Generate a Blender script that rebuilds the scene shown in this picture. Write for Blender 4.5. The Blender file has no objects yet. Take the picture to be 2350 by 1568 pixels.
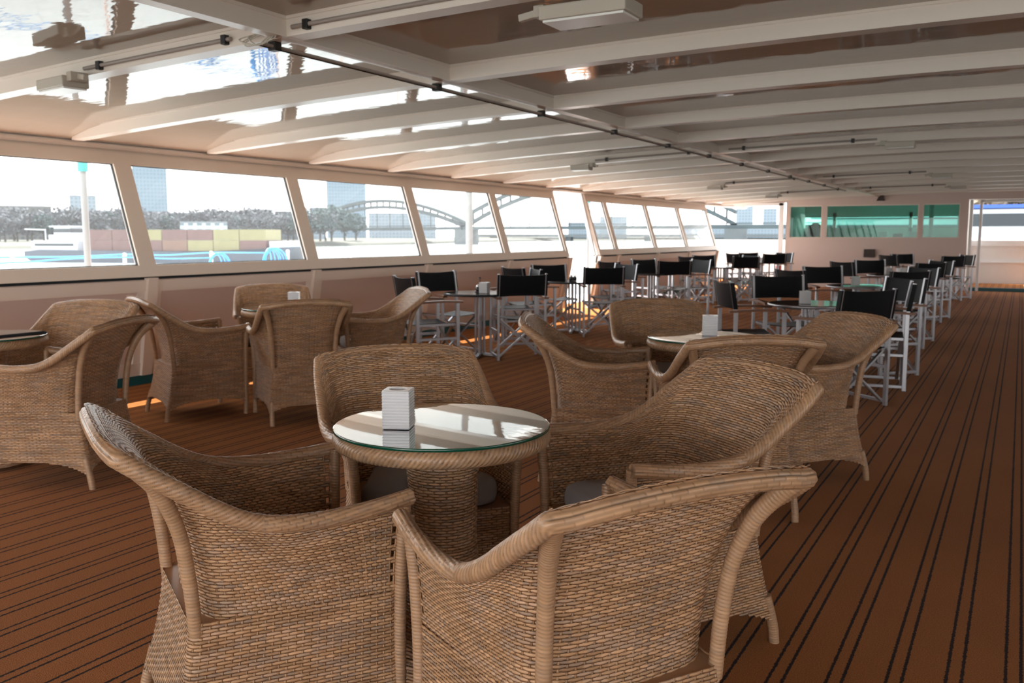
import bpy, math, random
import numpy as np
from mathutils import Vector, Matrix

# ---------------------------------------------------------------- camera, world, sun, exposure
S = bpy.context.scene
COL = S.collection
PI = math.pi
R = math.radians
cam_data = bpy.data.cameras.new('camera')
cam = bpy.data.objects.new('camera', cam_data)
COL.objects.link(cam)
cam.location = (0.0, 0.0, 1.30)
cam.rotation_euler = (R(90 - 6.788), 0.0, R(29.563))
cam_data.sensor_width = 36.0
cam_data.lens = 36.0 * 2050.0 / 2350.0
cam_data.clip_start = 0.05
cam_data.clip_end = 6000.0
cam_data.dof.use_dof = True
cam_data.dof.focus_distance = 2.0
cam_data.dof.aperture_fstop = 8.0
S.camera = cam

world = bpy.data.worlds.new('world')
S.world = world
world.use_nodes = True
wn = world.node_tree
wn.nodes.clear()
w_out = wn.nodes.new('ShaderNodeOutputWorld')
w_bg = wn.nodes.new('ShaderNodeBackground')
w_tc = wn.nodes.new('ShaderNodeTexCoord')
w_sep = wn.nodes.new('ShaderNodeSeparateXYZ')
w_ramp = wn.nodes.new('ShaderNodeValToRGB')
w_ramp.color_ramp.elements[0].position = 0.0
w_ramp.color_ramp.elements[0].color = (1.0, 0.985, 0.96, 1)
w_ramp.color_ramp.elements[1].position = 0.8
w_ramp.color_ramp.elements[1].color = (0.80, 0.90, 1.0, 1)
wn.links.new(w_tc.outputs['Generated'], w_sep.inputs[0])
wn.links.new(w_sep.outputs['Z'], w_ramp.inputs[0])
wn.links.new(w_ramp.outputs[0], w_bg.inputs['Color'])
w_bg.inputs['Strength'].default_value = 1.0
wn.links.new(w_bg.outputs[0], w_out.inputs[0])

sun_data = bpy.data.lights.new('sun', 'SUN')
sun = bpy.data.objects.new('sun', sun_data)
COL.objects.link(sun)
sun_dir = Vector((0.55, -0.22, -1.0)).normalized()          # the way the light travels
sun.rotation_euler = sun_dir.to_track_quat('-Z', 'Y').to_euler()
sun.location = (-40, 20, 60)
sun_data.energy = 4.5
sun_data.angle = R(0.6)
sun_data.color = (1.0, 0.93, 0.82)

S.view_settings.view_transform = 'Standard'
S.view_settings.look = 'None'
S.view_settings.gamma = 1.0
S.view_settings.use_curve_mapping = False
S.view_settings.exposure = 2.3
S.render.engine = 'CYCLES'
cy = S.cycles
cy.use_denoising = True
cy.max_bounces = 10
cy.diffuse_bounces = 5
cy.glossy_bounces = 4
cy.transmission_bounces = 6
cy.transparent_max_bounces = 12
cy.sample_clamp_indirect = 6.0
cy.caustics_reflective = False
cy.caustics_refractive = False

rng = np.random.default_rng(7)
random.seed(7)


# ---------------------------------------------------------------- materials
def nmat(name):
    m = bpy.data.materials.new(name)
    m.use_nodes = True
    nt = m.node_tree
    b = nt.nodes['Principled BSDF']
    return m, nt, b


def setp(b, **k):
    for n, v in k.items():
        n = n.replace('_', ' ')
        if n in b.inputs:
            b.inputs[n].default_value = v


def plain(name, col, rough=0.5, metal=0.0, spec=0.5, noise=0.06, nscale=6.0, bump=0.0, bscale=60.0, coat=0.0, sheen=0.0):
    """A principled surface with a little procedural variation of its own colour."""
    m, nt, b = nmat(name)
    setp(b, Roughness=rough, Metallic=metal, Specular_IOR_Level=spec, Coat_Weight=coat, Coat_Roughness=0.08, Sheen_Weight=sheen)
    tc = nt.nodes.new('ShaderNodeTexCoord')
    nz = nt.nodes.new('ShaderNodeTexNoise')
    nz.inputs['Scale'].default_value = nscale
    nz.inputs['Detail'].default_value = 4.0
    nt.links.new(tc.outputs['Object'], nz.inputs['Vector'])
    mx = nt.nodes.new('ShaderNodeMix')
    mx.data_type = 'RGBA'
    mx.inputs['A'].default_value = (*[c * (1 - noise) for c in col], 1)
    mx.inputs['B'].default_value = (*[min(1, c * (1 + noise)) for c in col], 1)
    nt.links.new(nz.outputs['Fac'], mx.inputs['Factor'])
    nt.links.new(mx.outputs['Result'], b.inputs['Base Color'])
    if bump:
        n2 = nt.nodes.new('ShaderNodeTexNoise')
        n2.inputs['Scale'].default_value = bscale
        nt.links.new(tc.outputs['Object'], n2.inputs['Vector'])
        bp = nt.nodes.new('ShaderNodeBump')
        bp.inputs['Strength'].default_value = bump
        bp.inputs['Distance'].default_value = 0.01
        nt.links.new(n2.outputs['Fac'], bp.inputs['Height'])
        nt.links.new(bp.outputs[0], b.inputs['Normal'])
    return m


def mat_wicker(name, tint=(1, 1, 1)):
    m, nt, b = nmat(name)
    at = nt.nodes.new('ShaderNodeAttribute')
    at.attribute_name = 'Col'
    tc = nt.nodes.new('ShaderNodeTexCoord')
    nz = nt.nodes.new('ShaderNodeTexNoise')
    nz.inputs['Scale'].default_value = 9.0
    nz.inputs['Detail'].default_value = 3.0
    nt.links.new(tc.outputs['Object'], nz.inputs['Vector'])
    mr = nt.nodes.new('ShaderNodeMapRange')
    mr.inputs['To Min'].default_value = 0.78
    mr.inputs['To Max'].default_value = 1.22
    nt.links.new(nz.outputs['Fac'], mr.inputs['Value'])
    mu = nt.nodes.new('ShaderNodeMix')
    mu.data_type = 'RGBA'
    mu.blend_type = 'MULTIPLY'
    mu.inputs['Factor'].default_value = 1.0
    nt.links.new(at.outputs['Color'], mu.inputs['A'])
    nt.links.new(mr.outputs[0], mu.inputs['B'])
    nt.links.new(mu.outputs['Result'], b.inputs['Base Color'])
    setp(b, Roughness=0.34, Specular_IOR_Level=0.5)
    return m


def mat_carpet():
    m, nt, b = nmat('striped_carpet')
    L = nt.links.new
    tc = nt.nodes.new('ShaderNodeTexCoord')
    sp = nt.nodes.new('ShaderNodeSeparateXYZ')
    L(tc.outputs['Object'], sp.inputs[0])
    nz = nt.nodes.new('ShaderNodeTexNoise')
    nz.inputs['Scale'].default_value = 90.0
    nz.inputs['Detail'].default_value = 2.0
    L(tc.outputs['Object'], nz.inputs['Vector'])
    wob = nt.nodes.new('ShaderNodeMath'); wob.operation = 'MULTIPLY_ADD'
    wob.inputs[1].default_value = 0.010; L(nz.outputs['Fac'], wob.inputs[0]); L(sp.outputs['X'], wob.inputs[2])
    def stripe(off):
        a = nt.nodes.new('ShaderNodeMath'); a.operation = 'ADD'; a.inputs[1].default_value = 50 * 0.1525 - off - 0.005
        L(wob.outputs[0], a.inputs[0])
        f = nt.nodes.new('ShaderNodeMath'); f.operation = 'PINGPONG'; f.inputs[1].default_value = 0.1525 / 2
        L(a.outputs[0], f.inputs[0])
        c = nt.nodes.new('ShaderNodeMapRange')
        c.inputs['From Min'].default_value = 0.0035; c.inputs['From Max'].default_value = 0.0062
        c.inputs['To Min'].default_value = 1.0; c.inputs['To Max'].default_value = 0.0
        L(f.outputs[0], c.inputs['Value'])
        return c
    s1, s2 = stripe(0.033), stripe(0.073)
    mx = nt.nodes.new('ShaderNodeMath'); mx.operation = 'MAXIMUM'
    L(s1.outputs[0], mx.inputs[0]); L(s2.outputs[0], mx.inputs[1])
    n2 = nt.nodes.new('ShaderNodeTexNoise'); n2.inputs['Scale'].default_value = 260.0; n2.inputs['Detail'].default_value = 3.0
    L(tc.outputs['Object'], n2.inputs['Vector'])
    n3 = nt.nodes.new('ShaderNodeTexNoise'); n3.inputs['Scale'].default_value = 1.3; n3.inputs['Detail'].default_value = 4.0
    L(tc.outputs['Object'], n3.inputs['Vector'])
    base = nt.nodes.new('ShaderNodeValToRGB')
    base.color_ramp.elements[0].position = 0.32; base.color_ramp.elements[0].color = (0.225, 0.079, 0.019, 1)
    base.color_ramp.elements[1].position = 0.70; base.color_ramp.elements[1].color = (0.48, 0.180, 0.050, 1)
    L(n2.outputs['Fac'], base.inputs[0])
    wear = nt.nodes.new('ShaderNodeMapRange'); wear.inputs['To Min'].default_value = 0.86; wear.inputs['To Max'].default_value = 1.14
    L(n3.outputs['Fac'], wear.inputs['Value'])
    mul = nt.nodes.new('ShaderNodeMix'); mul.data_type = 'RGBA'; mul.blend_type = 'MULTIPLY'; mul.inputs['Factor'].default_value = 1.0
    L(base.outputs[0], mul.inputs['A']); L(wear.outputs[0], mul.inputs['B'])
    col = nt.nodes.new('ShaderNodeMix'); col.data_type = 'RGBA'
    L(mx.outputs[0], col.inputs['Factor']); L(mul.outputs['Result'], col.inputs['A'])
    col.inputs['B'].default_value = (0.012, 0.007, 0.007, 1)
    L(col.outputs['Result'], b.inputs['Base Color'])
    bp = nt.nodes.new('ShaderNodeBump'); bp.inputs['Strength'].default_value = 0.55; bp.inputs['Distance'].default_value = 0.006
    L(n2.outputs['Fac'], bp.inputs['Height']); L(bp.outputs[0], b.inputs['Normal'])
    setp(b, Roughness=0.95, Specular_IOR_Level=0.03, Sheen_Weight=0.12, Sheen_Roughness=0.5)
    b.inputs['Sheen Tint'].default_value = (0.75, 0.62, 0.60, 1)
    return m


def mat_gloss_ceiling():
    m, nt, b = nmat('lacquered_ceiling_panel')
    L = nt.links.new
    tc = nt.nodes.new('ShaderNodeTexCoord')
    mp = nt.nodes.new('ShaderNodeMapping'); mp.inputs['Scale'].default_value = (0.6, 1.3, 1.0)
    L(tc.outputs['Object'], mp.inputs[0])
    nz = nt.nodes.new('ShaderNodeTexNoise'); nz.inputs['Scale'].default_value = 8.0; nz.inputs['Detail'].default_value = 2.0
    L(mp.outputs[0], nz.inputs['Vector'])
    bp = nt.nodes.new('ShaderNodeBump'); bp.inputs['Strength'].default_value = 0.16; bp.inputs['Distance'].default_value = 0.008
    L(nz.outputs['Fac'], bp.inputs['Height']); L(bp.outputs[0], b.inputs['Normal'])
    setp(b, Base_Color=(0.46, 0.385, 0.32, 1), Roughness=0.03, IOR=1.32, Specular_IOR_Level=0.5)
    return m


def mat_window_glass(name, tint=(0.97, 0.985, 0.98), ior=1.45, rough=0.0, haze_veil=0.0):
    m = bpy.data.materials.new(name)
    m.use_nodes = True
    nt = m.node_tree
    nt.nodes.clear()
    o = nt.nodes.new('ShaderNodeOutputMaterial')
    t = nt.nodes.new('ShaderNodeBsdfTransparent'); t.inputs[0].default_value = (*tint, 1)
    g = nt.nodes.new('ShaderNodeBsdfGlossy'); g.inputs['Roughness'].default_value = rough
    f = nt.nodes.new('ShaderNodeFresnel'); f.inputs['IOR'].default_value = ior
    x = nt.nodes.new('ShaderNodeMixShader')
    nt.links.new(f.outputs[0], x.inputs[0]); nt.links.new(t.outputs[0], x.inputs[1]); nt.links.new(g.outputs[0], x.inputs[2])
    last = x
    if haze_veil:
        d = nt.nodes.new('ShaderNodeBsdfTranslucent'); d.inputs[0].default_value = (.9, .95, 1, 1)  # pale translucent veil in the pane, standing in for the haze outdoors
        y = nt.nodes.new('ShaderNodeMixShader'); y.inputs[0].default_value = haze_veil
        nt.links.new(x.outputs[0], y.inputs[1]); nt.links.new(d.outputs[0], y.inputs[2])
        last = y
    nt.links.new(last.outputs[0], o.inputs[0])
    return m


def mat_water():
    m, nt, b = nmat('river_water')
    tc = nt.nodes.new('ShaderNodeTexCoord')
    nz = nt.nodes.new('ShaderNodeTexNoise'); nz.inputs['Scale'].default_value = 0.5; nz.inputs['Detail'].default_value = 5.0
    nt.links.new(tc.outputs['Object'], nz.inputs['Vector'])
    bp = nt.nodes.new('ShaderNodeBump'); bp.inputs['Strength'].default_value = 0.5; bp.inputs['Distance'].default_value = 0.6
    nt.links.new(nz.outputs['Fac'], bp.inputs['Height']); nt.links.new(bp.outputs[0], b.inputs['Normal'])
    setp(b, Base_Color=(0.30, 0.33, 0.33, 1), Roughness=0.12, IOR=1.5)
    return m


def mat_facade(name, wall, glass, sx=3.0, sz=3.2):
    """A distant facade: wall colour with a grid of darker windows (one surface pattern)."""
    m, nt, b = nmat(name)
    L = nt.links.new
    tc = nt.nodes.new('ShaderNodeTexCoord')
    mp = nt.nodes.new('ShaderNodeMapping'); mp.inputs['Scale'].default_value = (1, 1, 1)
    L(tc.outputs['Object'], mp.inputs[0])
    sp = nt.nodes.new('ShaderNodeSeparateXYZ'); L(mp.outputs[0], sp.inputs[0])
    def band(sock, period, lo):
        f = nt.nodes.new('ShaderNodeMath'); f.operation = 'PINGPONG'; f.inputs[1].default_value = period / 2
        L(sock, f.inputs[0])
        g = nt.nodes.new('ShaderNodeMath'); g.operation = 'GREATER_THAN'; g.inputs[1].default_value = lo
        L(f.outputs[0], g.inputs[0])
        return g.outputs[0]
    a = band(sp.outputs['X'], sx, sx * 0.22)
    z = band(sp.outputs['Z'], sz, sz * 0.24)
    mu = nt.nodes.new('ShaderNodeMath'); mu.operation = 'MULTIPLY'; L(a, mu.inputs[0]); L(z, mu.inputs[1])
    mx = nt.nodes.new('ShaderNodeMix'); mx.data_type = 'RGBA'
    mx.inputs['A'].default_value = (*wall, 1); mx.inputs['B'].default_value = (*glass, 1)
    L(mu.outputs[0], mx.inputs['Factor']); L(mx.outputs['Result'], b.inputs['Base Color'])
    setp(b, Roughness=0.7, Specular_IOR_Level=0.2)
    return m


M = dict(
    carpet=mat_carpet(),
    gloss=mat_gloss_ceiling(),
    paint=plain('cream_paint', (0.80, 0.715, 0.64), rough=0.30, noise=0.02, nscale=2.0),
    wallpaint=plain('wall_paint', (0.66, 0.535, 0.485), rough=0.42, noise=0.02, nscale=2.0),
    white=plain('white_paint', (0.86, 0.86, 0.86), rough=0.4, noise=0.02),
    teal=plain('teal_paint', (0.004, 0.10, 0.12), rough=0.4, noise=0.1),
    tealpole=plain('turquoise_paint', (0.02, 0.30, 0.30), rough=0.4),
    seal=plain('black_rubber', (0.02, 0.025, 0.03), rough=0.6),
    wicker=mat_wicker('woven_rattan'),
    cushion=plain('grey_cushion_fabric', (0.31, 0.285, 0.28), rough=0.85, spec=0.2, noise=0.1, nscale=300, bump=0.3, bscale=900, sheen=0.2),
    glass=mat_window_glass('window_glass', haze_veil=0.040),
    green_glass=mat_window_glass('green_tinted_glass', (0.40, 0.70, 0.62)),
    table_glass=mat_window_glass('clear_table_glass', (0.86, 0.93, 0.89), 1.62),
    glass_edge=plain('green_glass_edge', (0.005, 0.075, 0.045), rough=0.1, spec=0.8),
    alu=plain('brushed_aluminium', (0.50, 0.50, 0.53), rough=0.38, metal=0.85, noise=0.04),
    chrome=plain('bright_metal', (0.8, 0.8, 0.8), rough=0.15, metal=1.0),
    black_fabric=plain('black_sling_fabric', (0.006, 0.0065, 0.008), rough=0.42, spec=0.13, noise=0.15, nscale=200, bump=0.15, bscale=700),
    wood=plain('brown_armrest_wood', (0.22, 0.10, 0.055), rough=0.4, noise=0.25, nscale=14),
    tabletop_black=plain('black_table_top', (0.018, 0.018, 0.02), rough=0.12, spec=0.7),
    tabletop_brown=plain('brown_table_top', (0.15, 0.085, 0.06), rough=0.10, spec=0.7, noise=0.15),
    white_glass=None,
    polepaint=plain('pole_paint', (0.20, 0.215, 0.22), rough=0.4, noise=0.03),
    boatwhite=plain('weathered_white', (0.42, 0.44, 0.47), rough=0.5, noise=0.06),
    clamp=plain('black_plastic', (0.012, 0.010, 0.010), rough=0.45),
    pipe=plain('grey_conduit', (0.33, 0.28, 0.25), rough=0.35),
    fixture=plain('beige_fixture', (0.52, 0.47, 0.40), rough=0.4),
    diffuser=plain('white_diffuser', (0.9, 0.9, 0.88), rough=0.3),
    rope_blue=plain('blue_hose', (0.02, 0.30, 0.72), rough=0.4),
    brown=plain('dark_brown_box', (0.045, 0.03, 0.024), rough=0.5),
    red=plain('red_band', (0.6, 0.05, 0.04), rough=0.5),
    water=mat_water(),
)
wg, nt_, b_ = nmat('pressed_white_glass')
setp(b_, Base_Color=(0.95, 0.96, 0.99, 1), Roughness=0.16, Transmission_Weight=0.22, IOR=1.45, Specular_IOR_Level=0.6)
M['white_glass'] = wg


# ---------------------------------------------------------------- helpers
class MB:
    def __init__(self):
        self.v = []
        self.f = []
        self.c = []
        self.n = 0

    def add(self, v, f, c=None):
        v = np.asarray(v, float).reshape(-1, 3)
        f = np.asarray(f, int)
        self.v.append(v)
        self.f.append((f + self.n))
        self.c.append(np.tile(np.array([[1, 1, 1.]]), (len(v), 1)) if c is None else np.asarray(c, float).reshape(-1, 3))
        self.n += len(v)
        return self

    def box(self, c, s, rot=0.0, ax=None):
        x, y, z = [d / 2 for d in s]
        p = np.array([[-x, -y, -z], [x, -y, -z], [x, y, -z], [-x, y, -z], [-x, -y, z], [x, -y, z], [x, y, z], [-x, y, z]])
        if rot:
            cr, sr = math.cos(rot), math.sin(rot)
            p = p @ np.array([[cr, sr, 0], [-sr, cr, 0], [0, 0, 1]])
        p = p + np.array(c)
        return self.add(p, [[0, 3, 2, 1], [4, 5, 6, 7], [0, 1, 5, 4], [1, 2, 6, 5], [2, 3, 7, 6], [3, 0, 4, 7]])

    def bar(self, p, q, w, h, up=(0, 0, 1)):
        p, q = np.array(p, float), np.array(q, float)
        d = q - p
        d /= np.linalg.norm(d)
        up = np.array(up, float)
        if abs(d @ up) > 0.95:
            up = np.array([0, 1, 0.])
        s = np.cross(d, up); s /= np.linalg.norm(s)
        u = np.cross(s, d)
        o = [(-w / 2, -h / 2), (w / 2, -h / 2), (w / 2, h / 2), (-w / 2, h / 2)]
        v = [p + s * a + u * b for a, b in o] + [q + s * a + u * b for a, b in o]
        return self.add(v, [[3, 2, 1, 0], [4, 5, 6, 7], [0, 1, 5, 4], [1, 2, 6, 5], [2, 3, 7, 6], [3, 0, 4, 7]])

    def tube(self, pts, r, n=10, caps=True, rfun=None, cfun=None, flat=1.0):
        """A tube along pts; rfun(i, s, th) scales the radius, cfun(i, s, th) gives a colour."""
        P = np.asarray(pts, float)
        k = len(P)
        T = np.gradient(P, axis=0)
        T /= np.linalg.norm(T, axis=1)[:, None] + 1e-12
        up = np.array([0, 0, 1.]) if abs(T[0][2]) < 0.9 else np.array([1., 0, 0])
        N = np.zeros_like(P)
        a = np.cross(T[0], up); a /= np.linalg.norm(a)
        N[0] = a
        for i in range(1, k):
            a = N[i - 1] - T[i] * (N[i - 1] @ T[i])
            N[i] = a / (np.linalg.norm(a) + 1e-12)
        B = np.cross(T, N)
        sl = np.concatenate([[0], np.cumsum(np.linalg.norm(np.diff(P, axis=0), axis=1))])
        th = np.arange(n) / n * 2 * PI
        rr = np.full((k, n), 1.0) * (np.asarray(r, float).reshape(-1, 1) if np.ndim(r) else r)
        if rfun is not None:
            rr = rr * rfun(sl[:, None], th[None, :])
        V = P[:, None, :] + rr[..., None] * (np.cos(th)[None, :, None] * N[:, None, :] + flat * np.sin(th)[None, :, None] * B[:, None, :])
        C = None
        if cfun is not None:
            C = cfun(sl[:, None], th[None, :])
        i = np.arange(k - 1)[:, None] * n
        j = np.arange(n)[None, :]
        j2 = (j + 1) % n
        F = np.stack([i + j, i + j2, i + n + j2, i + n + j], -1).reshape(-1, 4)
        self.add(V.reshape(-1, 3), F, None if C is None else C.reshape(-1, 3))
        if caps:
            for idx, end in ((0, 0), (k - 1, k - 1)):
                ring = V[end]
                c = P[end]
                cc = None if C is None else np.vstack([C[end].reshape(-1, 3), C[end][:1].reshape(-1, 3)])
                vv = np.vstack([ring, c[None]])
                ff = [[(jj + 1) % n, jj, n, n] if idx == 0 else [jj, (jj + 1) % n, n, n] for jj in range(n)]
                self.add(vv, ff, cc)
        return self

    def lathe(self, prof, n=32, c=(0, 0, 0)):
        k = len(prof)
        th = np.arange(n) / n * 2 * PI
        V = np.array([[(r * math.cos(t) + c[0], r * math.sin(t) + c[1], z + c[2]) for t in th] for r, z in prof])
        i = np.arange(k - 1)[:, None] * n
        j = np.arange(n)[None, :]
        j2 = (j + 1) % n
        F = np.stack([i + j, i + j2, i + n + j2, i + n + j], -1).reshape(-1, 4)
        return self.add(V.reshape(-1, 3), F)

    def surf(self, G, flip=False):
        G = np.asarray(G, float)
        a, b = G.shape[:2]
        i = np.arange(a - 1)[:, None] * b
        j = np.arange(b - 1)[None, :]
        F = np.stack([i + j, i + j + 1, i + b + j + 1, i + b + j], -1).reshape(-1, 4)
        if flip:
            F = F[:, ::-1]
        return self.add(G.reshape(-1, 3), F)

    def prism(self, pts, p0, ex, ez, th):
        """An outline pts (u, w) in the plane of ex, ez at p0, thickened by the vector th."""
        p0, ex, ez, th = [np.array(a, float) for a in (p0, ex, ez, th)]
        a = np.array([p0 + ex * u + ez * w for u, w in pts])
        b = a + th
        n = len(pts)
        self.add(np.vstack([a, b]), [[k, (k + 1) % n, n + (k + 1) % n, n + k] for k in range(n)])
        self.poly(a[::-1]); self.poly(b)
        return self

    def poly(self, pts):
        pts = np.asarray(pts, float)
        c = pts.mean(0)
        n = len(pts)
        return self.add(np.vstack([pts, c[None]]), [[k, (k + 1) % n, n, n] for k in range(n)])

    def build(self, name, mat, parent=None, smooth=False, bevel=0.0, color=False):
        V = np.vstack(self.v)
        me = bpy.data.meshes.new(name)
        F = np.vstack(self.f)
        tri = F[:, 2] == F[:, 3]
        cnt = np.where(tri, 3, 4)
        starts = np.concatenate([[0], np.cumsum(cnt)[:-1]])
        mask = np.ones_like(F, bool)
        mask[tri, 3] = False
        loops = F[mask]
        me.vertices.add(len(V))
        me.vertices.foreach_set('co', V.astype(np.float32).ravel())
        me.loops.add(len(loops))
        me.loops.foreach_set('vertex_index', loops.astype(np.int32))
        me.polygons.add(len(F))
        me.polygons.foreach_set('loop_start', starts.astype(np.int32))
        me.polygons.foreach_set('loop_total', cnt.astype(np.int32))
        me.polygons.foreach_set('use_smooth', np.full(len(F), smooth))
        if color:
            ca = me.color_attributes.new('Col', 'FLOAT_COLOR', 'POINT')
            C = np.hstack([np.vstack(self.c), np.ones((len(V), 1))]).astype(np.float32)
            ca.data.foreach_set('color', C.ravel())
        me.update()
        me.validate()
        me.materials.append(mat)
        o = bpy.data.objects.new(name, me)
        COL.objects.link(o)
        if parent is not None:
            o.parent = parent
        if bevel:
            md = o.modifiers.new('bevel', 'BEVEL')
            md.width = bevel
            md.segments = 2
            md.limit_method = 'ANGLE'
        return o


def tag(o, label=None, cat=None, group=None, kind=None):
    if label: o['label'] = label
    if cat: o['category'] = cat
    if group: o['group'] = group
    if kind: o['kind'] = kind
    return o


def thing(name, label, cat, loc=(0, 0, 0), rz=0.0, group=None):
    o = bpy.data.objects.new(name, None)
    COL.objects.link(o)
    o.location = loc
    o.rotation_euler = (0, 0, rz)
    o.empty_display_size = 0.1
    return tag(o, label, cat, group)


KIDS = {}
def children(o):
    return [c for c in bpy.data.objects if c.parent == o]


def copy_tree(o, parent=None, kids=None):
    if kids is None:
        kids = {}
        for c in bpy.data.objects:
            if c.parent:
                kids.setdefault(c.parent.name, []).append(c)
    c = o.copy()
    COL.objects.link(c)
    if parent is not None:
        c.parent = parent
    for ch in kids.get(o.name, []):
        copy_tree(ch, c, kids)
    return c


def struct(mb, name, mat, parent=None, **k):
    o = mb.build(name, mat, parent, **k)
    if parent is None:
        o['kind'] = 'structure'
    return o


def spline(pts, n):
    """Catmull-Rom through pts, n samples spread evenly by length."""
    P = np.asarray(pts, float)
    P = np.vstack([2 * P[0] - P[1], P, 2 * P[-1] - P[-2]])
    out = []
    for i in range(1, len(P) - 2):
        t = np.linspace(0, 1, 24, endpoint=False)[:, None]
        a, b, c, d = P[i - 1], P[i], P[i + 1], P[i + 2]
        out.append(0.5 * (2 * b + (c - a) * t + (2 * a - 5 * b + 4 * c - d) * t ** 2 + (3 * b - a - 3 * c + d) * t ** 3))
    out = np.vstack(out + [P[-2][None]])
    return resample(out, n)


def resample(P, n):
    s = np.concatenate([[0], np.cumsum(np.linalg.norm(np.diff(P, axis=0), axis=1))])
    t = np.linspace(0, s[-1], n)
    return np.stack([np.interp(t, s, P[:, k]) for k in range(P.shape[1])], -1)


# ---------------------------------------------------------------- the room: carpet, ceiling, walls
YB = 23.6            # aft wall of the saloon, seen at the far end
XS = -0.3            # middle of the deck
def beam_z(x):       # underside of the curved roof beams
    return 2.272 - 0.0046 * (np.asarray(x) - 0.0) ** 2

fl = MB().box((-0.3, 11.0, -0.05), (14.4, 30.0, 0.1))
struct(fl, 'floor', M['carpet'])

XW0, XW1 = -6.78, 6.2
def wall_mirror(x):      # the same wall on the other side of the deck
    return 2 * XS - x

# ceiling panels between the beams (one continuous glossy skin following the camber)
xs = np.linspace(-6.95, 6.35, 60)
PANEL = 0.092
def panel_z(x):      # the skin comes down in a cove towards the window heads
    x = np.asarray(x)
    return beam_z(x) + PANEL - 0.075 * np.clip((-6.1 - x) / 0.65, 0, 1) ** 2 - 0.075 * np.clip((x - 5.5) / 0.65, 0, 1) ** 2
g = np.array([[(x, y, float(panel_z(x))) for x in xs] for y in (-4.0, 25.3)])
g2 = g.copy(); g2[..., 2] += 0.05
cm = MB().surf(g); cm.surf(g2, flip=True)
struct(cm, 'ceiling', M['gloss'], smooth=True)

beam_step = 2.08 * 2 / 3
k = 0
xb = np.linspace(-6.72, 6.12, 56)
for i in range(-5, 16):
    y = 3.26 + 0.05 + beam_step * i
    if y > YB - 0.2: break
    b = MB()
    for (h0, h1, w) in ((0.0, 0.080, 0.105), (0.078, 0.10, 0.125)):
        lo = beam_z(xb) + h0
        hi = np.minimum(beam_z(xb) + h1, np.maximum(panel_z(xb) + .006, lo + .002))
        ring = [np.stack([xb, np.full_like(xb, y - w / 2), lo], -1), np.stack([xb, np.full_like(xb, y + w / 2), lo], -1),
                np.stack([xb, np.full_like(xb, y + w / 2), hi], -1), np.stack([xb, np.full_like(xb, y - w / 2), hi], -1)]
        for a in range(4):
            b.surf(np.stack([ring[a], ring[(a + 1) % 4]], 0))
    struct(b, 'beam', M['paint'])
# girders along the deck
for gx in (-3.105, 2.505):
    b = MB()
    gz = float(beam_z(gx))
    b.box((gx, 9.7, gz + 0.045), (0.075, 27.6, 0.09))
    b.box((gx, 9.7, gz + 0.089), (0.095, 27.6, 0.022))
    struct(b, 'beam', M['paint'])

POST_Y = [5.17 + 2.08 * i for i in range(-4, 4)]      # -3.15 .. 11.41
POST_Y += [13.42]
FAR_Y = [14.66, 15.5, 17.59, 19.57, 21.75]
SLOPE = (6.81 - 6.54) / (1.908 - 1.043)
def wx(z):            # inner face of the raked window band
    return -6.54 - SLOPE * (z - 1.043)

def window_bay(n, y0, y1, side, fw=0.085):
    """One raked window: a frame of four bars, a black rubber seal and a pane."""
    f = (lambda x: x) if side < 0 else wall_mirror
    root = thing('window_%d' % n, None, None)
    root['kind'] = 'structure'
    fr = MB()
    zb, zt, z0, z1 = 1.043, 1.908, 0.945, 2.06
    def P(y, z, off=0.0): return (f(wx(z) + off), y, z)
    th = 0.055
    d = -1 if side < 0 else 1
    def slab(ya, yb, za, zb_):
        a = [P(ya, za), P(yb, za), P(yb, zb_), P(ya, zb_)]
        b = [(x + d * th, y, z) for x, y, z in a]
        fr.add(a + b, [[0, 1, 2, 3], [7, 6, 5, 4], [0, 4, 5, 1], [1, 5, 6, 2], [2, 6, 7, 3], [3, 7, 4, 0]])
    slab(y0, y1, z0, zb)
    slab(y0, y1, zt, z1)
    slab(y0, y0 + fw, zb, zt)
    slab(y1 - fw, y1, zb, zt)
    fr.build('window_frame', M['paint'], root)
    se = MB()
    w = 0.008
    for (ya, yb, za, zc) in ((y0 + fw, y1 - fw, zb, zb + w), (y0 + fw, y1 - fw, zt - w, zt), (y0 + fw, y0 + fw + w, zb, zt), (y1 - fw - w, y1 - fw, zb, zt)):
        a = [P(ya, za, d * 0.02 * (1 if side < 0 else -1)), P(yb, za, -0.02), P(yb, zc, -0.02), P(ya, zc, -0.02)]
        a = [(f(wx(z) - 0.02), y, z) for _, y, z in a]
        b = [(x + d * 0.02, y, z) for x, y, z in a]
        se.add(a + b, [[0, 1, 2, 3], [7, 6, 5, 4], [0, 4, 5, 1], [1, 5, 6, 2], [2, 6, 7, 3], [3, 7, 4, 0]])
    se.build('seal', M['seal'], root)
    gl = MB()
    a = [(f(wx(z) - 0.03), y, z) for y, z in ((y0 + fw * .8, zb - .01), (y1 - fw * .8, zb - .01), (y1 - fw * .8, zt + .01), (y0 + fw * .8, zt + .01))]
    gl.add(a, [[0, 1, 2, 3]])
    gl.build('pane', M['glass'], root)
    return root

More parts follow.
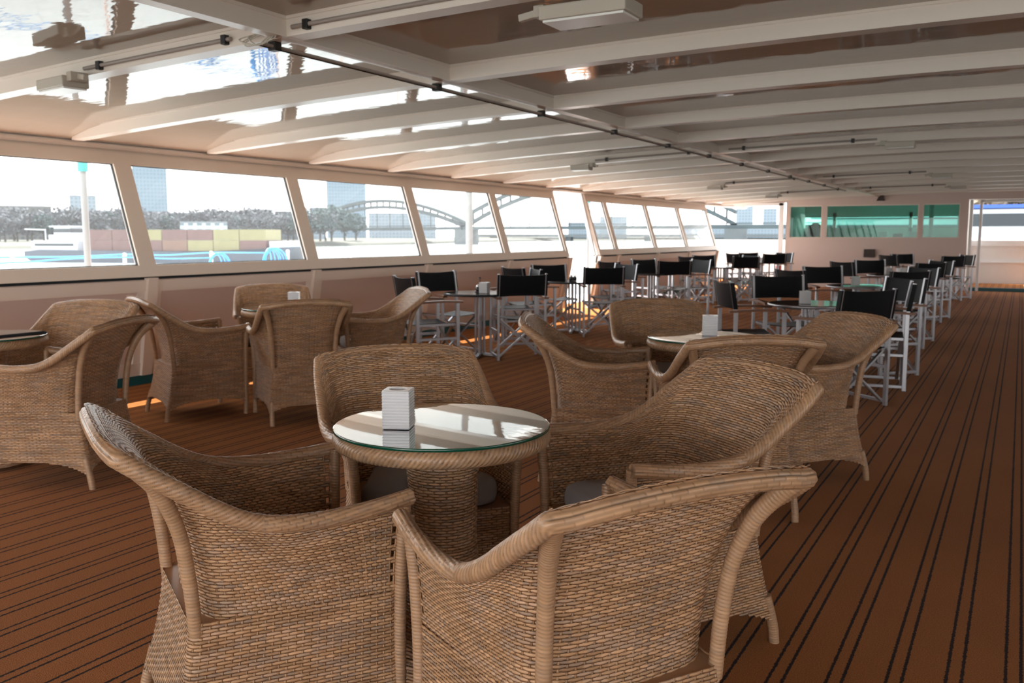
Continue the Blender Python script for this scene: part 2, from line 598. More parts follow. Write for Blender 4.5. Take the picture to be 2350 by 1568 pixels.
def lower_wall(name, spans, posts, side):
    f = (lambda x: x) if side < 0 else wall_mirror
    b = MB()
    d = -1 if side < 0 else 1
    def slab(y0, y1, z0, z1, inner, th=0.06):
        # the lower wall falls slightly outboard towards the deck
        def X(z): return f(-6.535 - 0.165 * (0.925 - z) / 0.925 + inner)
        a = [(X(z0), y0, z0), (X(z0), y1, z0), (X(z1), y1, z1), (X(z1), y0, z1)]
        c = [(x + d * th, y, z) for x, y, z in a]
        b.add(a + c, [[0, 1, 2, 3], [7, 6, 5, 4], [0, 4, 5, 1], [1, 5, 6, 2], [2, 6, 7, 3], [3, 7, 4, 0]])
    for y0, y1 in spans:
        slab(y0, y1, 0.0, 0.92, 0.0)
    struct(b, name, M['wallpaint'])
    b = MB()
    for y0, y1 in spans:
        slab(y0, y1, 0.815, 0.915, 0.034)
        slab(y0, y1, 0.08, 0.19, 0.034)
    for y in posts:
        slab(y - 0.05, y + 0.05, 0.08, 0.935, 0.062)
        slab(y - 0.12, y - 0.05, 0.19, 0.815, 0.022)
        slab(y + 0.05, y + 0.12, 0.19, 0.815, 0.022)
    struct(b, 'trim_5' if side < 0 else 'trim_6', M['paint'])
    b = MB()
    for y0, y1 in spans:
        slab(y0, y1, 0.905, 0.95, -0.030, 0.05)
    struct(b, 'trim_shade_left' if side < 0 else 'trim_shade_right', M['seal'])  # black strip in the sill recess, painting in the shadow gap
    bb = MB()
    for y0, y1 in spans:
        bb.box((f(-6.675), (y0 + y1) / 2, 0.04), (0.06, y1 - y0, 0.08))
    struct(bb, 'baseboard_' + name.split('_')[1], M['teal'])

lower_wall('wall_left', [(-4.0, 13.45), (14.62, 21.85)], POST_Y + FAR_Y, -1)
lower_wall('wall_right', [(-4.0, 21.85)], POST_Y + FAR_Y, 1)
nwin = 1
for side in (-1, 1):
    for i in range(len(POST_Y) - 1):
        window_bay(nwin, POST_Y[i], POST_Y[i + 1], side); nwin += 1
    for i in range(len(FAR_Y) - 1):
        window_bay(nwin, FAR_Y[i], FAR_Y[i + 1], side, 0.075); nwin += 1
# header between the window heads and the roof edge
for side, nm in ((-1, 'trim_1'), (1, 'trim_2')):
    f = (lambda x: x) if side < 0 else wall_mirror
    b = MB()
    for (x, z0, z1, w) in ((-6.86, 2.03, 2.11, 0.10), (-6.83, 2.08, 2.32, 0.14), (-6.79, 2.045, 2.065, 0.05)):
        b.box((f(x), 10.65, (z0 + z1) / 2), (w, 29.3, z1 - z0))
    struct(b, nm, M['paint'])
# white jambs at the gangway opening in the window wall
b = MB()
for y in (13.46, 14.62):
    b.bar((-6.60, y, 0.93), (-6.90, y, 2.06), 0.05, 0.07, up=(0, 1, 0))
    b.bar((-6.72, y, 0.0), (-6.58, y, 0.95), 0.05, 0.07, up=(0, 1, 0))
struct(b, 'trim_3', M['white'])

# aft bulkhead with three green-tinted panes, and openings on both sides of it
b = MB()
def aft(x0, x1, z0, z1, y=YB, th=0.10):
    b.box(((x0 + x1) / 2, y + th / 2, (z0 + z1) / 2), (x1 - x0, th, z1 - z0))
aft(-5.30, -1.12, 0.0, 1.235)
aft(-6.75, 6.2, 2.13, 2.50)
aft(-5.30, -1.12, 2.045, 2.13)
for (x0, x1) in ((-5.30, -5.215), (-4.415, -4.31), (-2.185, -2.10), (-1.30, -1.12)):
    aft(x0, x1, 1.235, 2.045)
aft(1.6, 6.2, 0.0, 2.13)
struct(b, 'wall_back', M['wallpaint'])
for n, (x0, x1) in enumerate(((-5.215, -4.415), (-4.31, -2.185), (-2.10, -1.30))):
    root = thing('window_%d' % (nwin + n), None, None); root['kind'] = 'structure'
    p = MB(); p.box(((x0 + x1) / 2, YB + 0.05, 1.64), (x1 - x0 + 0.02, 0.008, 0.83)); p.build('pane', M['green_glass'], root)
    s = MB()
    for (a0, a1, c0, c1) in ((x0, x1, 1.235, 1.25), (x0, x1, 2.02, 2.045), (x0, x0 + .02, 1.235, 2.045), (x1 - .02, x1, 1.235, 2.045)):
        s.box(((a0 + a1) / 2, YB + 0.03, (c0 + c1) / 2), (a1 - a0, 0.05, c1 - c0))
    s.build('window_frame', M['paint'], root)
b = MB()
b.box((-5.42, YB, 1.06), (0.10, 0.10, 2.12)); b.box((-1.06, YB, 1.06), (0.07, 0.10, 2.12)); b.box((-0.86, YB, 1.06), (0.06, 0.10, 2.12))
b.box((-6.0, YB, 2.09), (1.3, 0.10, 0.07)); b.box((0.4, YB, 2.09), (2.5, 0.10, 0.06))
struct(b, 'trim_4', M['white'])
b = MB(); b.box((-0.95 + 1.2, YB + 0.02, 0.04), (2.6, 0.10, 0.08)); b.box((-6.1, YB + 0.02, 0.04), (1.4, 0.10, 0.08))
struct(b, 'baseboard_back', M['teal'])
# the small cabin behind the green panes
b = MB()
for (x0, x1, y0, y1, z0, z1) in ((-5.30, -5.24, 23.72, 25.70, .08, 2.3), (-1.18, -1.12, 23.72, 25.70, .08, 2.3), (-5.30, -1.12, 23.72, 25.8, 2.22, 2.30), (-5.30, -1.12, 25.62, 25.70, 1.15, 1.50), (-5.30, -1.12, 25.62, 25.70, 1.78, 2.22), (-4.5, -4.42, 25.62, 25.70, 1.4, 1.9), (-2.6, -2.52, 25.62, 25.70, 1.4, 1.9)):
    b.box(((x0 + x1) / 2, (y0 + y1) / 2, (z0 + z1) / 2), (x1 - x0, y1 - y0, z1 - z0))
struct(b, 'wall_cabin', plain('cabin_lining', (.80, .82, .80), rough=.6))
k = thing('helm_console', 'white console with instruments seen through the green windows', 'console', (-2.95, 25.1, .085))
w = MB(); w.box((0, 0, .55), (1.5, .55, 1.1)); w.build('desk', M['white'], k, bevel=.02)
for j in range(4):
    w = MB(); w.box((-.55 + .36 * j, -.05, 1.18 + .03 * (j % 2)), (.22, .2, .15 + .05 * (j % 2))); w.build('instrument', M['white'] if j != 2 else M['brown'], k, bevel=.02)
k = thing('helm_chair', 'dark high-backed chair seen through the first green window', 'chair', (-4.72, 24.6, .085))
w = MB(); w.lathe([(0, .02), (.28, .02), (.28, .05), (.05, .07), (.05, .55), (.27, .58), (.28, .66), (0, .67)], 20); w.build('seat', M['brown'], k, smooth=True)
w = MB(); w.lathe([(0, .7), (.16, .75), (.22, .95), (.22, 1.25), (.17, 1.45), (.08, 1.52), (0, 1.53)], 20, (0, -.18, 0)); w.build('backrest', M['brown'], k, smooth=True)
w = MB(); w.tube([(-1.98, 24.5, .086), (-1.98, 24.5, 2.215)], .05, 16); o = w.build('cabin_post', M['white'], None, smooth=True); tag(o, 'bright white post seen through the third green window', 'post')
# outer deck behind the bulkhead with a white bulwark
b = MB(); b.box((-0.3, 24.75, 0.04), (16.0, 2.1, 0.09)); struct(b, 'floor_outer', M['carpet'])
b = MB()
b.box((-0.3, 25.75, 0.55), (16.0, 0.10, 1.0)); b.box((-0.3, 25.70, 0.62), (16.0, 0.10, 0.03))
b.box((-0.3, 25.73, 1.10), (16.0, 0.16, 0.14))
struct(b, 'wall_outer', M['white'])
# side deck outboard of the windows
b = MB(); b.box((-7.7, 11.0, -0.06), (1.7, 34.0, 0.10)); struct(b, 'floor_side', M['white'])


# ---------------------------------------------------------------- wicker furniture
PAL = np.array([.92, .835, .80]) * np.array([(0.47, 0.300, 0.165), (0.52, 0.345, 0.205), (0.43, 0.270, 0.150), (0.50, 0.350, 0.235), (0.40, 0.295, 0.210), (0.55, 0.365, 0.215)])
def hsh(a, b):
    a = np.asarray(a, float); b = np.asarray(b, float)
    x = np.sin(a * 12.9898 + b * 78.233) * 43758.5453
    return x - np.floor(x)
def strand_color(idx, seg):
    q = hsh(idx, seg)
    k = (q * len(PAL)).astype(int) % len(PAL)
    br = 0.80 + 0.45 * hsh(idx + 31.7, seg + 5.3)
    return PAL[k] * br[..., None]

def weave(mb, surf, cols, rows, sub=4, amp=0.0010, th=0.0010, fill=0.60, seed=0, vr=None, vmat=None, keep=None, close=False, stake_w=0.0056):
    """Basket weave over surf(u[0..1], v[0..1]) -> points: rows of flat strands passing over and under upright stakes."""
    nu = cols * sub + 1
    u = np.linspace(0, 1, nu)
    v = (np.arange(rows) + 0.5) / rows if vr is None else vr
    U, V = np.meshgrid(u, v, indexing='ij')
    live = np.ones_like(U, bool)
    rsp = None
    if vmat is not None:                 # rows laid at a fixed spacing up from one edge, cut off by the other
        V, live, rsp = vmat(u)
        rows = V.shape[1]
        U = np.repeat(u[:, None], rows, 1)
    e = 1e-3
    P = surf(U, V)
    Tu = surf(np.clip(U + e, 0, 1), V) - surf(np.clip(U - e, 0, 1), V)
    Tv = surf(U, np.clip(V + e, 0, 1)) - surf(U, np.clip(V - e, 0, 1))
    N = np.cross(Tu, Tv)
    N /= np.linalg.norm(N, axis=-1, keepdims=True) + 1e-12
    # row spacing
    sp = np.linalg.norm(surf(U, np.clip(V + .5 / rows, 0, 1)) - surf(U, np.clip(V - .5 / rows, 0, 1)), axis=-1) if rsp is None else np.full_like(U, rsp)
    Tn = Tv / (np.linalg.norm(Tv, axis=-1, keepdims=True) + 1e-12)
    ph = U * cols
    row = np.arange(rows)[None, :] + np.zeros_like(U)
    sn = np.cos(PI * (ph + row))
    off = amp * np.sign(sn) * np.abs(sn) ** 0.9
    jit = 0.10 * (hsh(row, np.floor(ph / 3) + seed) - 0.5)
    hh = (fill + 0 * jit) * sp
    c = P + N * off[..., None]
    ring = np.stack([c + N * th, c + Tn * hh[..., None], c - N * th, c - Tn * hh[..., None]], 2)   # nu, rows, 4, 3
    seg = np.floor((ph + row + 1) / 2) // 2 + np.floor(hsh(row, seed * 3.1) * 50)
    col = strand_color(row + seed * 17, seg)
    colr = np.repeat(col[:, :, None, :], 4, 2)
    nv = nu * rows * 4
    ids = np.arange(nv).reshape(nu, rows, 4)
    F = []
    for a in range(4):
        b = (a + 1) % 4
        q = np.stack([ids[:-1, :, a], ids[1:, :, a], ids[1:, :, b], ids[:-1, :, b]], -1)
        ok = live[:-1] & live[1:]
        if keep is not None:
            um = 0.5 * (U[:-1] + U[1:]); vm = V[:-1]
            ok = ok & keep(um, vm, row[:-1])
        q = q[ok]
        F.append(q.reshape(-1, 4))
    mb.add(ring.reshape(-1, 3), np.vstack(F), colr.reshape(-1, 3))
    # upright stakes
    vs = np.linspace(0, 1, 49)
    us = (np.arange(cols) + 0.0) / cols
    if not close: us = np.append(us, 1.0)
    US, VS = np.meshgrid(us, vs, indexing='ij')
    P = surf(US, VS)
    Tu = surf(np.clip(US + e, 0, 1), VS) - surf(np.clip(US - e, 0, 1), VS)
    Tv = surf(US, np.clip(VS + e, 0, 1)) - surf(US, np.clip(VS - e, 0, 1))
    N = np.cross(Tu, Tv); N /= np.linalg.norm(N, axis=-1, keepdims=True) + 1e-12
    Tn = Tu / (np.linalg.norm(Tu, axis=-1, keepdims=True) + 1e-12)
    w = stake_w / 2
    ring = np.stack([P + N * .0007, P + Tn * w, P - N * .0007, P - Tn * w], 2)
    ids = np.arange(ring.shape[0] * ring.shape[1] * 4).reshape(ring.shape[0], ring.shape[1], 4)
    F = [np.stack([ids[:, :-1, a], ids[:, 1:, a], ids[:, 1:, (a + 1) % 4], ids[:, :-1, (a + 1) % 4]], -1).reshape(-1, 4) for a in range(4)]
    cc = strand_color(np.repeat(np.arange(len(us))[:, None], len(vs), 1) + 500 + seed, np.zeros((len(us), len(vs)))) * 0.85
    mb.add(ring.reshape(-1, 3), np.vstack(F), np.repeat(cc[:, :, None, :], 4, 2).reshape(-1, 3))

def wrapped(mb, pts, r, pitch=0.0085, n=14, seed=0, depth=0.10):
    """A pole wound with flat cane: rings a little proud, each winding its own tone."""
    P = np.asarray(pts, float)
    ln = np.sum(np.linalg.norm(np.diff(P, axis=0), axis=1))
    k = max(8, int(ln / (pitch / 4)))
    rs = resample(np.hstack([P, np.broadcast_to(np.asarray(r, float).reshape(-1, 1), (len(P), 1))]), k)
    mb.tube(rs[:, :3], rs[:, 3], n, True,
            rfun=lambda s, th: 1 - depth + depth * np.abs(np.sin(PI * (s / pitch + th / (2 * PI)))) ** 0.6,
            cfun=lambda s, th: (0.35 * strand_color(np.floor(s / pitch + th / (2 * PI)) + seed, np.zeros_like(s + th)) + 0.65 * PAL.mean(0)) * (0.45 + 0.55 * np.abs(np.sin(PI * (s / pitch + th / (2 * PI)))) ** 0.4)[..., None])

def braided(mb, pts, r, seed=0, n=44, pitch=0.0128, flat=1.0, closed=False, flatpart=None):
    """A thick plaited edge: broad cane strands wound diagonally; along flatpart they run lengthwise in a basket pattern."""
    P = np.asarray(pts, float)
    ln = np.sum(np.linalg.norm(np.diff(P, axis=0), axis=1))
    k = int(ln / 0.0028)
    P = resample(P, k)
    if closed: P[-1] = P[0]
    def parts(s, th):
        tot = ln
        # strands run lengthwise on the arms and along the top, and twist round the tube where the arm climbs to the back
        m = np.zeros_like(s + th)
        tw = 0 * s
        if flatpart is not None:
            q = np.minimum(s, tot - s)
            m = m + ((q < flatpart[0] * .52) | (q > flatpart[0]))
            tw = np.where(q < flatpart[0] * .52, 9.0 * q ** 2, 0)
        a = s / pitch + 8 * th / (2 * PI)
        g1 = np.abs(np.sin(PI * a)) ** 0.4
        c = 12 * th / (2 * PI) + tw * 3
        d = s / 0.034 + np.floor(c) * .5
        gd = np.clip(np.abs(np.sin(PI * d)) * 6.0, 0, 1)
        g2 = np.minimum(np.abs(np.sin(PI * c)) ** 0.4, .35 + .65 * gd)
        return a, g1, c, d, g2, m
    def rf(s, th):
        a, g1, c, d, g2, m = parts(s, th)
        return np.where(m > 0, .87 + .16 * g2, .85 + .18 * g1)
    def cf(s, th):
        a, g1, c, d, g2, m = parts(s, th)
        mean = PAL.mean(0) * 1.05
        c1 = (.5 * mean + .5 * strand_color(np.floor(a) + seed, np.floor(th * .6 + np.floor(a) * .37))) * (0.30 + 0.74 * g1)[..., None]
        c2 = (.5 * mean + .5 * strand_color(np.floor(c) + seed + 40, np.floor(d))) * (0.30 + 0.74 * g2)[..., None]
        return np.where((m > 0)[..., None], c2, c1)
    mb.tube(P, r, n, not closed, rfun=rf, cfun=cf, flat=flat)

# --- the armchair (seat faces +y, +x is the sitter's right-hand side when seen from behind)
SIDE = np.array([(.285, .285, .652), (.297, .17, .640), (.304, .03, .634), (.303, -.10, .650), (.298, -.21, .705), (.294, -.31, .785), (.291, -.375, .842)])
BACK = np.array([(.291, -.375, .842), (.20, -.392, .858), (.10, -.398, .866), (0, -.400, .869)])
def half_rim(n1, n2):
    a = spline(SIDE, n1); b = spline(BACK, n2)
    return a, b
_rs, _rb = half_rim(200, 100)
RIMH = np.vstack([_rs, _rb[1:]])
_sl = np.concatenate([[0], np.cumsum(np.linalg.norm(np.diff(RIMH, axis=0), axis=1))])
RIMS = _sl / _sl[-1]
FC = (_sl[199] / _sl[-1])                       # where the back corner comes
_o = np.clip((np.arange(len(RIMH)) - 150) / 60.0, 0, 1)
OUT = np.stack([np.cos(_o * PI / 2), -np.sin(_o * PI / 2), 0 * _o], -1)      # outward on plan, turning at the back corner
SHTOP = RIMH + OUT * (0.006 + 0.016 * _o[:, None]) + np.array([0, 0, 1]) * (0.010 - 0.003 * _o[:, None])
ROLL = RIMH + OUT * (0.013 + 0.004 * _o[:, None]) - np.array([0, 0, 1]) * (0.006 + 0.013 * _o[:, None])
ROLL_LEN = float(np.sum(np.linalg.norm(np.diff(ROLL, axis=0), axis=1)))
# foot of the upper panel on the seat level, same parameter
BASE_S = spline([(.262, .258, .385), (.252, .10, .385), (.240, -.06, .385), (.218, -.165, .385), (.165, -.205, .385), (.08, -.218, .385), (0, -.222, .385)], 300)
_bl = np.concatenate([[0], np.cumsum(np.linalg.norm(np.diff(BASE_S, axis=0), axis=1))]); _bl /= _bl[-1]
def shell(u, v):
    """Upper panel: arms and back in one sweep. u runs round from one arm to the other, v from seat to rim."""
    u = np.asarray(u); v = np.asarray(v)
    sgn = np.where(u < 0.5, 1.0, -1.0)
    t = np.where(u < 0.5, u * 2, (1 - u) * 2)
    bt = np.where(t < FC, t * (0.60 / FC), 0.60 + (t - FC) * (0.40 / (1 - FC)))
    R_ = np.stack([np.interp(t, RIMS, SHTOP[:, k]) for k in range(3)], -1)
    B_ = np.stack([np.interp(bt, _bl, BASE_S[:, k]) for k in range(3)], -1)
    kk = 0.10 + 0.0 * t
    C_ = B_ * (1 - kk)[..., None] + R_ * kk[..., None]
    hz = np.clip((t - 0.35 * FC) / (0.55 * FC), 0, 1)
    C_[..., 2] = B_[..., 2] + (0.55 + 0.18 * hz) * (R_[..., 2] - B_[..., 2])
    vv = v[..., None]
    P = (1 - vv) ** 2 * B_ + 2 * vv * (1 - vv) * C_ + vv ** 2 * R_
    P = P.copy()
    P[..., 0] *= sgn
    return P

def rows_up(surf, spacing, down=False):
    def f(u):
        vv = np.linspace(0, 1, 60)
        UU, VV = np.meshgrid(u, vv, indexing='ij')
        P = surf(UU, VV)
        if down: P = P[:, ::-1]
        L = np.concatenate([np.zeros((len(u), 1)), np.cumsum(np.linalg.norm(np.diff(P, axis=1), axis=-1), axis=1)], 1)
        n = int(L[:, -1].max() / spacing) + 1
        r = (np.arange(n) + .5) * spacing
        V = np.stack([np.interp(r, L[k], vv) for k in range(len(u))], 0)
        live = r[None, :] <= L[:, -1:] + .002
        return (1 - V if down else V), live, spacing
    return f

def rrect(t, wf, yf, wb, yb, r):
    """Point on a rounded trapezoid outline, t in 0..1 from the middle of the front, clockwise seen from above."""
    pts = []
    def arc(cx, cy, a0, a1):
        for a in np.linspace(a0, a1, 9): pts.append((cx + r * math.cos(a), cy + r * math.sin(a)))
    pts.append((0, yf)); arc(wf - r, yf - r, PI / 2, 0); arc(wb - r, yb + r, 0, -PI / 2); arc(-wb + r, yb + r, -PI / 2, -PI); arc(-wf + r, yf - r, PI, PI / 2); pts.append((0, yf))
    p = np.array(pts); s = np.concatenate([[0], np.cumsum(np.linalg.norm(np.diff(p, axis=0), axis=1))]); s /= s[-1]
    return np.interp(t, s, p[:, 0]), np.interp(t, s, p[:, 1])

def skirt(u, v):
    u = np.asarray(u); v = np.asarray(v)
    xb, yb = rrect(u, .282, .272, .252, -.312, .03)
    xm, ym = rrect(u, .264, .262, .228, -.258, .03)
    xt, yt = rrect(u, .266, .262, .226, -.246, .03)
    # arched lower edge between the feet: front, sides, back
    per = [0, 0.118, 0.118 + 0.258, 0.118 + 0.258 + 0.247, 0.118 + 0.258 * 2 + 0.247, 1.0]
    loc = np.zeros_like(u)
    for a, b, c0 in ((-0.118, 0.118, 0), (0.118, 0.376, 0), (0.376, 0.624, 0), (0.624, 0.882, 0), (0.882, 1.118, 0)):
        m = (u >= a) & (u <= b)
        q = (u - a) / (b - a)
        loc = np.where(m, np.maximum(loc, np.clip(1 - (2 * q - 1) ** 4, 0, 1) * (1 - .25 * (2 * q - 1) ** 2)), loc)
    z0 = 0.082 + 0.052 * loc
    z = z0 + (0.392 - z0) * v
    w = np.clip((0.392 - z) / 0.31, 0, 1)
    a = (1 - w) ** 2; b = 2 * w * (1 - w); c = w ** 2
    return np.stack([a * xt + b * xm + c * xb, a * yt + b * ym + c * yb, z], -1)

def make_armchair():
    root = thing('wicker_armchair', '', 'armchair', group=None)
    COLS = 98
    slot = 2.3 / COLS
    mb = MB()
    weave(mb, shell, COLS, 40, seed=1, vmat=rows_up(shell, .0083),
          keep=lambda u, v, r: ~(((u < slot) | (u > 1 - slot)) & (v > 0.10) & ((r % 4) < 2)))
    mb.build('woven_back_and_arms', M['wicker'], root, smooth=True, color=True)
    mb = MB()
    weave(mb, skirt, 106, 32, seed=2, close=True, vmat=rows_up(skirt, .0084, True))
    mb.build('woven_skirt', M['wicker'], root, smooth=True, color=True)
    # plaited rim
    full = np.vstack([ROLL, (ROLL * np.array([-1, 1, 1]))[::-1][1:]])
    full = resample(full, 400)
    # the tips curl a little over the front posts
    mb = MB()
    braided(mb, full, 0.0205, seed=3, n=44, flatpart=tuple(np.array([FC, 2 - FC]) / 2 * 2.0 * ROLL_LEN))
    mb.build('plaited_rim', M['wicker'], root, smooth=True, color=True)
    for sx in (1, -1):
        mb = MB()
        wrapped(mb, spline([(sx * .272, .250, 0.0), (sx * .268, .258, .10), (sx * .264, .262, .30), (sx * .270, .268, .50), (sx * .283, .276, .645)], 60), 0.0165, seed=11 + sx)
        mb.build('front_leg', M['wicker'], root, smooth=True, color=True)
        mb = MB()
        wrapped(mb, spline([(sx * .240, -.305, 0.0), (sx * .240, -.296, .06), (sx * .232, -.270, .16)], 30), np.linspace(.0165, .018, 30), seed=21 + sx)
        mb.build('back_leg', M['wicker'], root, smooth=True, color=True)
        mb = MB()
        pr = spline([(sx * .214, -.232, .36), (sx * .218, -.243, .50), (sx * .226, -.262, .62), (sx * .244, -.300, .72), (sx * .264, -.342, .78), (sx * .280, -.372, .816)], 70)
        rr = np.interp(np.linspace(0, 1, 70), [0, .6, .85, 1], [.0165, .0175, .020, .0235])
        wrapped(mb, pr, rr, seed=31 + sx, depth=0.07)
        mb.build('back_post', M['wicker'], root, smooth=True, color=True)
    # seat deck and loose cushion
    mb = MB()
    t = np.linspace(0, 1, 49)[:-1]
    x, y = rrect(t, .263, .259, .224, -.244, .03)
    for z, fl_ in ((.378, 1), (.3885, 0)):
        p = np.stack([x, y, np.full_like(x, z)], -1)
        mb.poly(p[::-1] if fl_ else p)
    mb.c = [np.tile(PAL[2], (len(v), 1)) for v in mb.v]
    mb.build('seat', M['wicker'], root, color=True)
    mb = MB()
    prof = [(0.0, .394), (.90, .392), (.975, .398), (1.0, .420), (1.0, .440), (.975, .464), (.90, .474), (0.0, .482)]
    G = []
    for s, z in prof:
        x, y = rrect(np.linspace(0, 1, 61), .236, .245, .160, -.165, .095)
        cx, cyy = 0, .035
        ins = (1 - s) * .25 if s > .5 else 1
        G.append(np.stack([cx + (x - cx) * (s if s > 0 else 0), cyy + (y - cyy) * (s if s > 0 else 0), np.full_like(x, z)], -1))
    mb.surf(np.array(G), flip=True)
    mb.build('seat_cushion', M['cushion'], root, smooth=True)
    return root

proto_chair = make_armchair()
CH = 'wicker armchairs around the glass tables'
# (x, y, facing in degrees, label)
A_TABLE = (-1.47, 2.17); B_TABLE = (-4.97, 5.16); C_TABLE = (-1.49, 4.80); D_TABLE = (-5.02, 2.86)
chairs = [
    (-1.704, 1.691, 58.9, 'wicker armchair of the foremost group, outer arm side and back posts turned to the viewer'),
    (-0.829, 1.738, 148.0, 'wicker armchair with its back to the viewer, in front of the foremost glass table'),
    (-1.811, 2.529, 318.5, 'wicker armchair facing the viewer behind the foremost glass table and its white candle holder'),
    (-0.990, 2.688, 234.9, 'wicker armchair of the foremost group, big flared inner back, standing beside the aisle'),
    (-5.229, 4.523, 66.9, 'wicker armchair in side view under the window post, in the group by the window wall'),
    (-4.490, 4.784, 143.9, 'wicker armchair in full back view, light specks in its top, before the window wall'),
    (-5.47, 5.56, 316.0, 'wicker armchair against the window wall, only its back top showing over another chair'),
    (-4.584, 5.771, 231.5, 'wicker armchair by the window wall, bright white inner back, before the black chairs'),
    (-1.968, 4.446, 23.2, 'wicker armchair in side view with a bright back tip, beside the dotted glass table'),
    (-1.196, 4.191, 124.1, 'wicker armchair with its back to the viewer whose rim crosses the dotted glass table'),
    (-1.93, 5.40, 301.0, 'wicker armchair facing the viewer behind the dotted glass table with a candle holder'),
    (-1.033, 4.922, 227.8, 'wicker armchair beside the aisle with a wide rounded back, in front of the black chairs'),
    (-4.461, 2.939, 202.0, 'wicker armchair at the picture edge seen from behind, two curved posts under its rim'),
    (-5.20, 3.42, 290.0, 'wicker armchair facing the glass table at the picture edge, below the first window'),
]
for i, (x, y, a, lab) in enumerate(chairs):
    o = proto_chair if i == 0 else copy_tree(proto_chair)
    o.location = (x, y, 0)
    o.rotation_euler = (0, 0, R(a - 90))
    tag(o, lab, 'armchair', CH)

# --- the round glass table
def make_glass_table():
    root = thing('glass_table', '', 'table')
    def ped(u, v):
        z = 0.02 + 0.68 * np.asarray(v)
        r = np.interp(z, [0, .06, .14, .25, .40, .58, .70], [.205, .185, .140, .112, .100, .104, .122])
        th = -np.asarray(u) * 2 * PI
        return np.stack([r * np.cos(th), r * np.sin(th), z], -1)
    mb = MB(); weave(mb, ped, 36, 80, seed=5, close=True)
    mb.build('pedestal', M['wicker'], root, smooth=True, color=True)
    mb = MB()
    th = np.linspace(0, 2 * PI, 240)
    braided(mb, np.stack([.297 * np.cos(th), .297 * np.sin(th), np.full_like(th, .708)], -1), 0.026, seed=6, n=44, pitch=.0135, closed=True, flat=1.0)
    mb.build('plaited_rim', M['wicker'], root, smooth=True, color=True)
    mb = MB()
    def top(u, v):
        x = (np.asarray(u) - .5) * .56; y = (np.asarray(v) - .5) * .56
        # square grid pressed to a disc
        xx = x * np.sqrt(np.clip(1 - (y / .28) ** 2 / 2, 0, 1)); yy = y * np.sqrt(np.clip(1 - (x / .28) ** 2 / 2, 0, 1))
        return np.stack([xx, yy, np.full_like(xx, .7235)], -1)
    weave(mb, top, 32, 70, seed=8)
    mb.build('table_top', M['wicker'], root, smooth=True, color=True)
    mb = MB(); mb.lathe([(0.0, .7425), (.317, .7425), (.320, .7415)], 96); mb.lathe([(.318, .7335), (0.0, .7335)], 96)
    g = mb.build('glass_top', M['table_glass'], root, smooth=False)
    mb = MB(); mb.lathe([(.3185, .7332), (.3208, .7350), (.3208, .7405), (.3195, .7423)], 96)
    mb.build('glass_edge', M['glass_edge'], g, smooth=True)
    return root
proto_table = make_glass_table()
for i, ((x, y), lab) in enumerate((
        (A_TABLE, 'round wicker table with a green-edged glass top, foremost, a ribbed candle holder on it'),
        (B_TABLE, 'round wicker glass table hidden among the four armchairs by the window wall'),
        (C_TABLE, 'round wicker glass table with dotted reflections, beside the aisle in front of the black chairs'),
        (D_TABLE, 'round wicker glass table cut off by the picture edge below the first window'))):
    o = proto_table if i == 0 else copy_tree(proto_table)
    o.location = (x, y, 0); o.rotation_euler = (0, 0, R(37 * i))
    tag(o, lab, 'table', 'round wicker tables with glass tops')

# --- ribbed glass candle holders
def candle_mesh():
    mb = MB()
    n = 13
    prof = []
    for i in range(n):
        z0 = .112 * i / n
        for q, s in ((0.08, 1.0), (0.5, 1.035), (0.92, 1.0)):
            prof.append((s, z0 + .112 / n * q))
    G = []
    h = .040
    t = np.linspace(0, 1, 41)
    for s, z in prof:
        x, y = rrect(t, h * s, h * s, h * s, -h * s, .004)
        G.append(np.stack([x, y, np.full_like(x, z + .001)], -1))
    top = .112
    for s, z in ((.93, top + .001), (.66, top + .001), (.60, top - .003), (.58, top - .035), (0.0, top - .036)):
        x, y = rrect(t, h, h, h, -h, .004)
        if s < .9:
            a = np.arctan2(y, x); rr = h * s
            x, y = rr * np.cos(a), rr * np.sin(a)
        else: x, y = x * s, y * s
        G.append(np.stack([x, y, np.full_like(x, z)], -1))
    mb.surf(np.array(G), flip=True)
    x, y = rrect(t[:-1], h, h, h, -h, .004)
    mb.poly(np.stack([x, y, np.full_like(x, .001)], -1)[::-1])
    return mb
candle0 = candle_mesh().build('candle_holder', M['white_glass'], None, smooth=False)
cand = [(-1.553, 2.067, .743, 24, 'ribbed white glass candle holder on the foremost glass table'),
        (-4.965, 5.27, .743, 30, 'white candle holder peeping over the armchair back in the window wall group'),
        (-1.49, 4.87, .743, 20, 'white glass candle holder on the dotted glass table')]


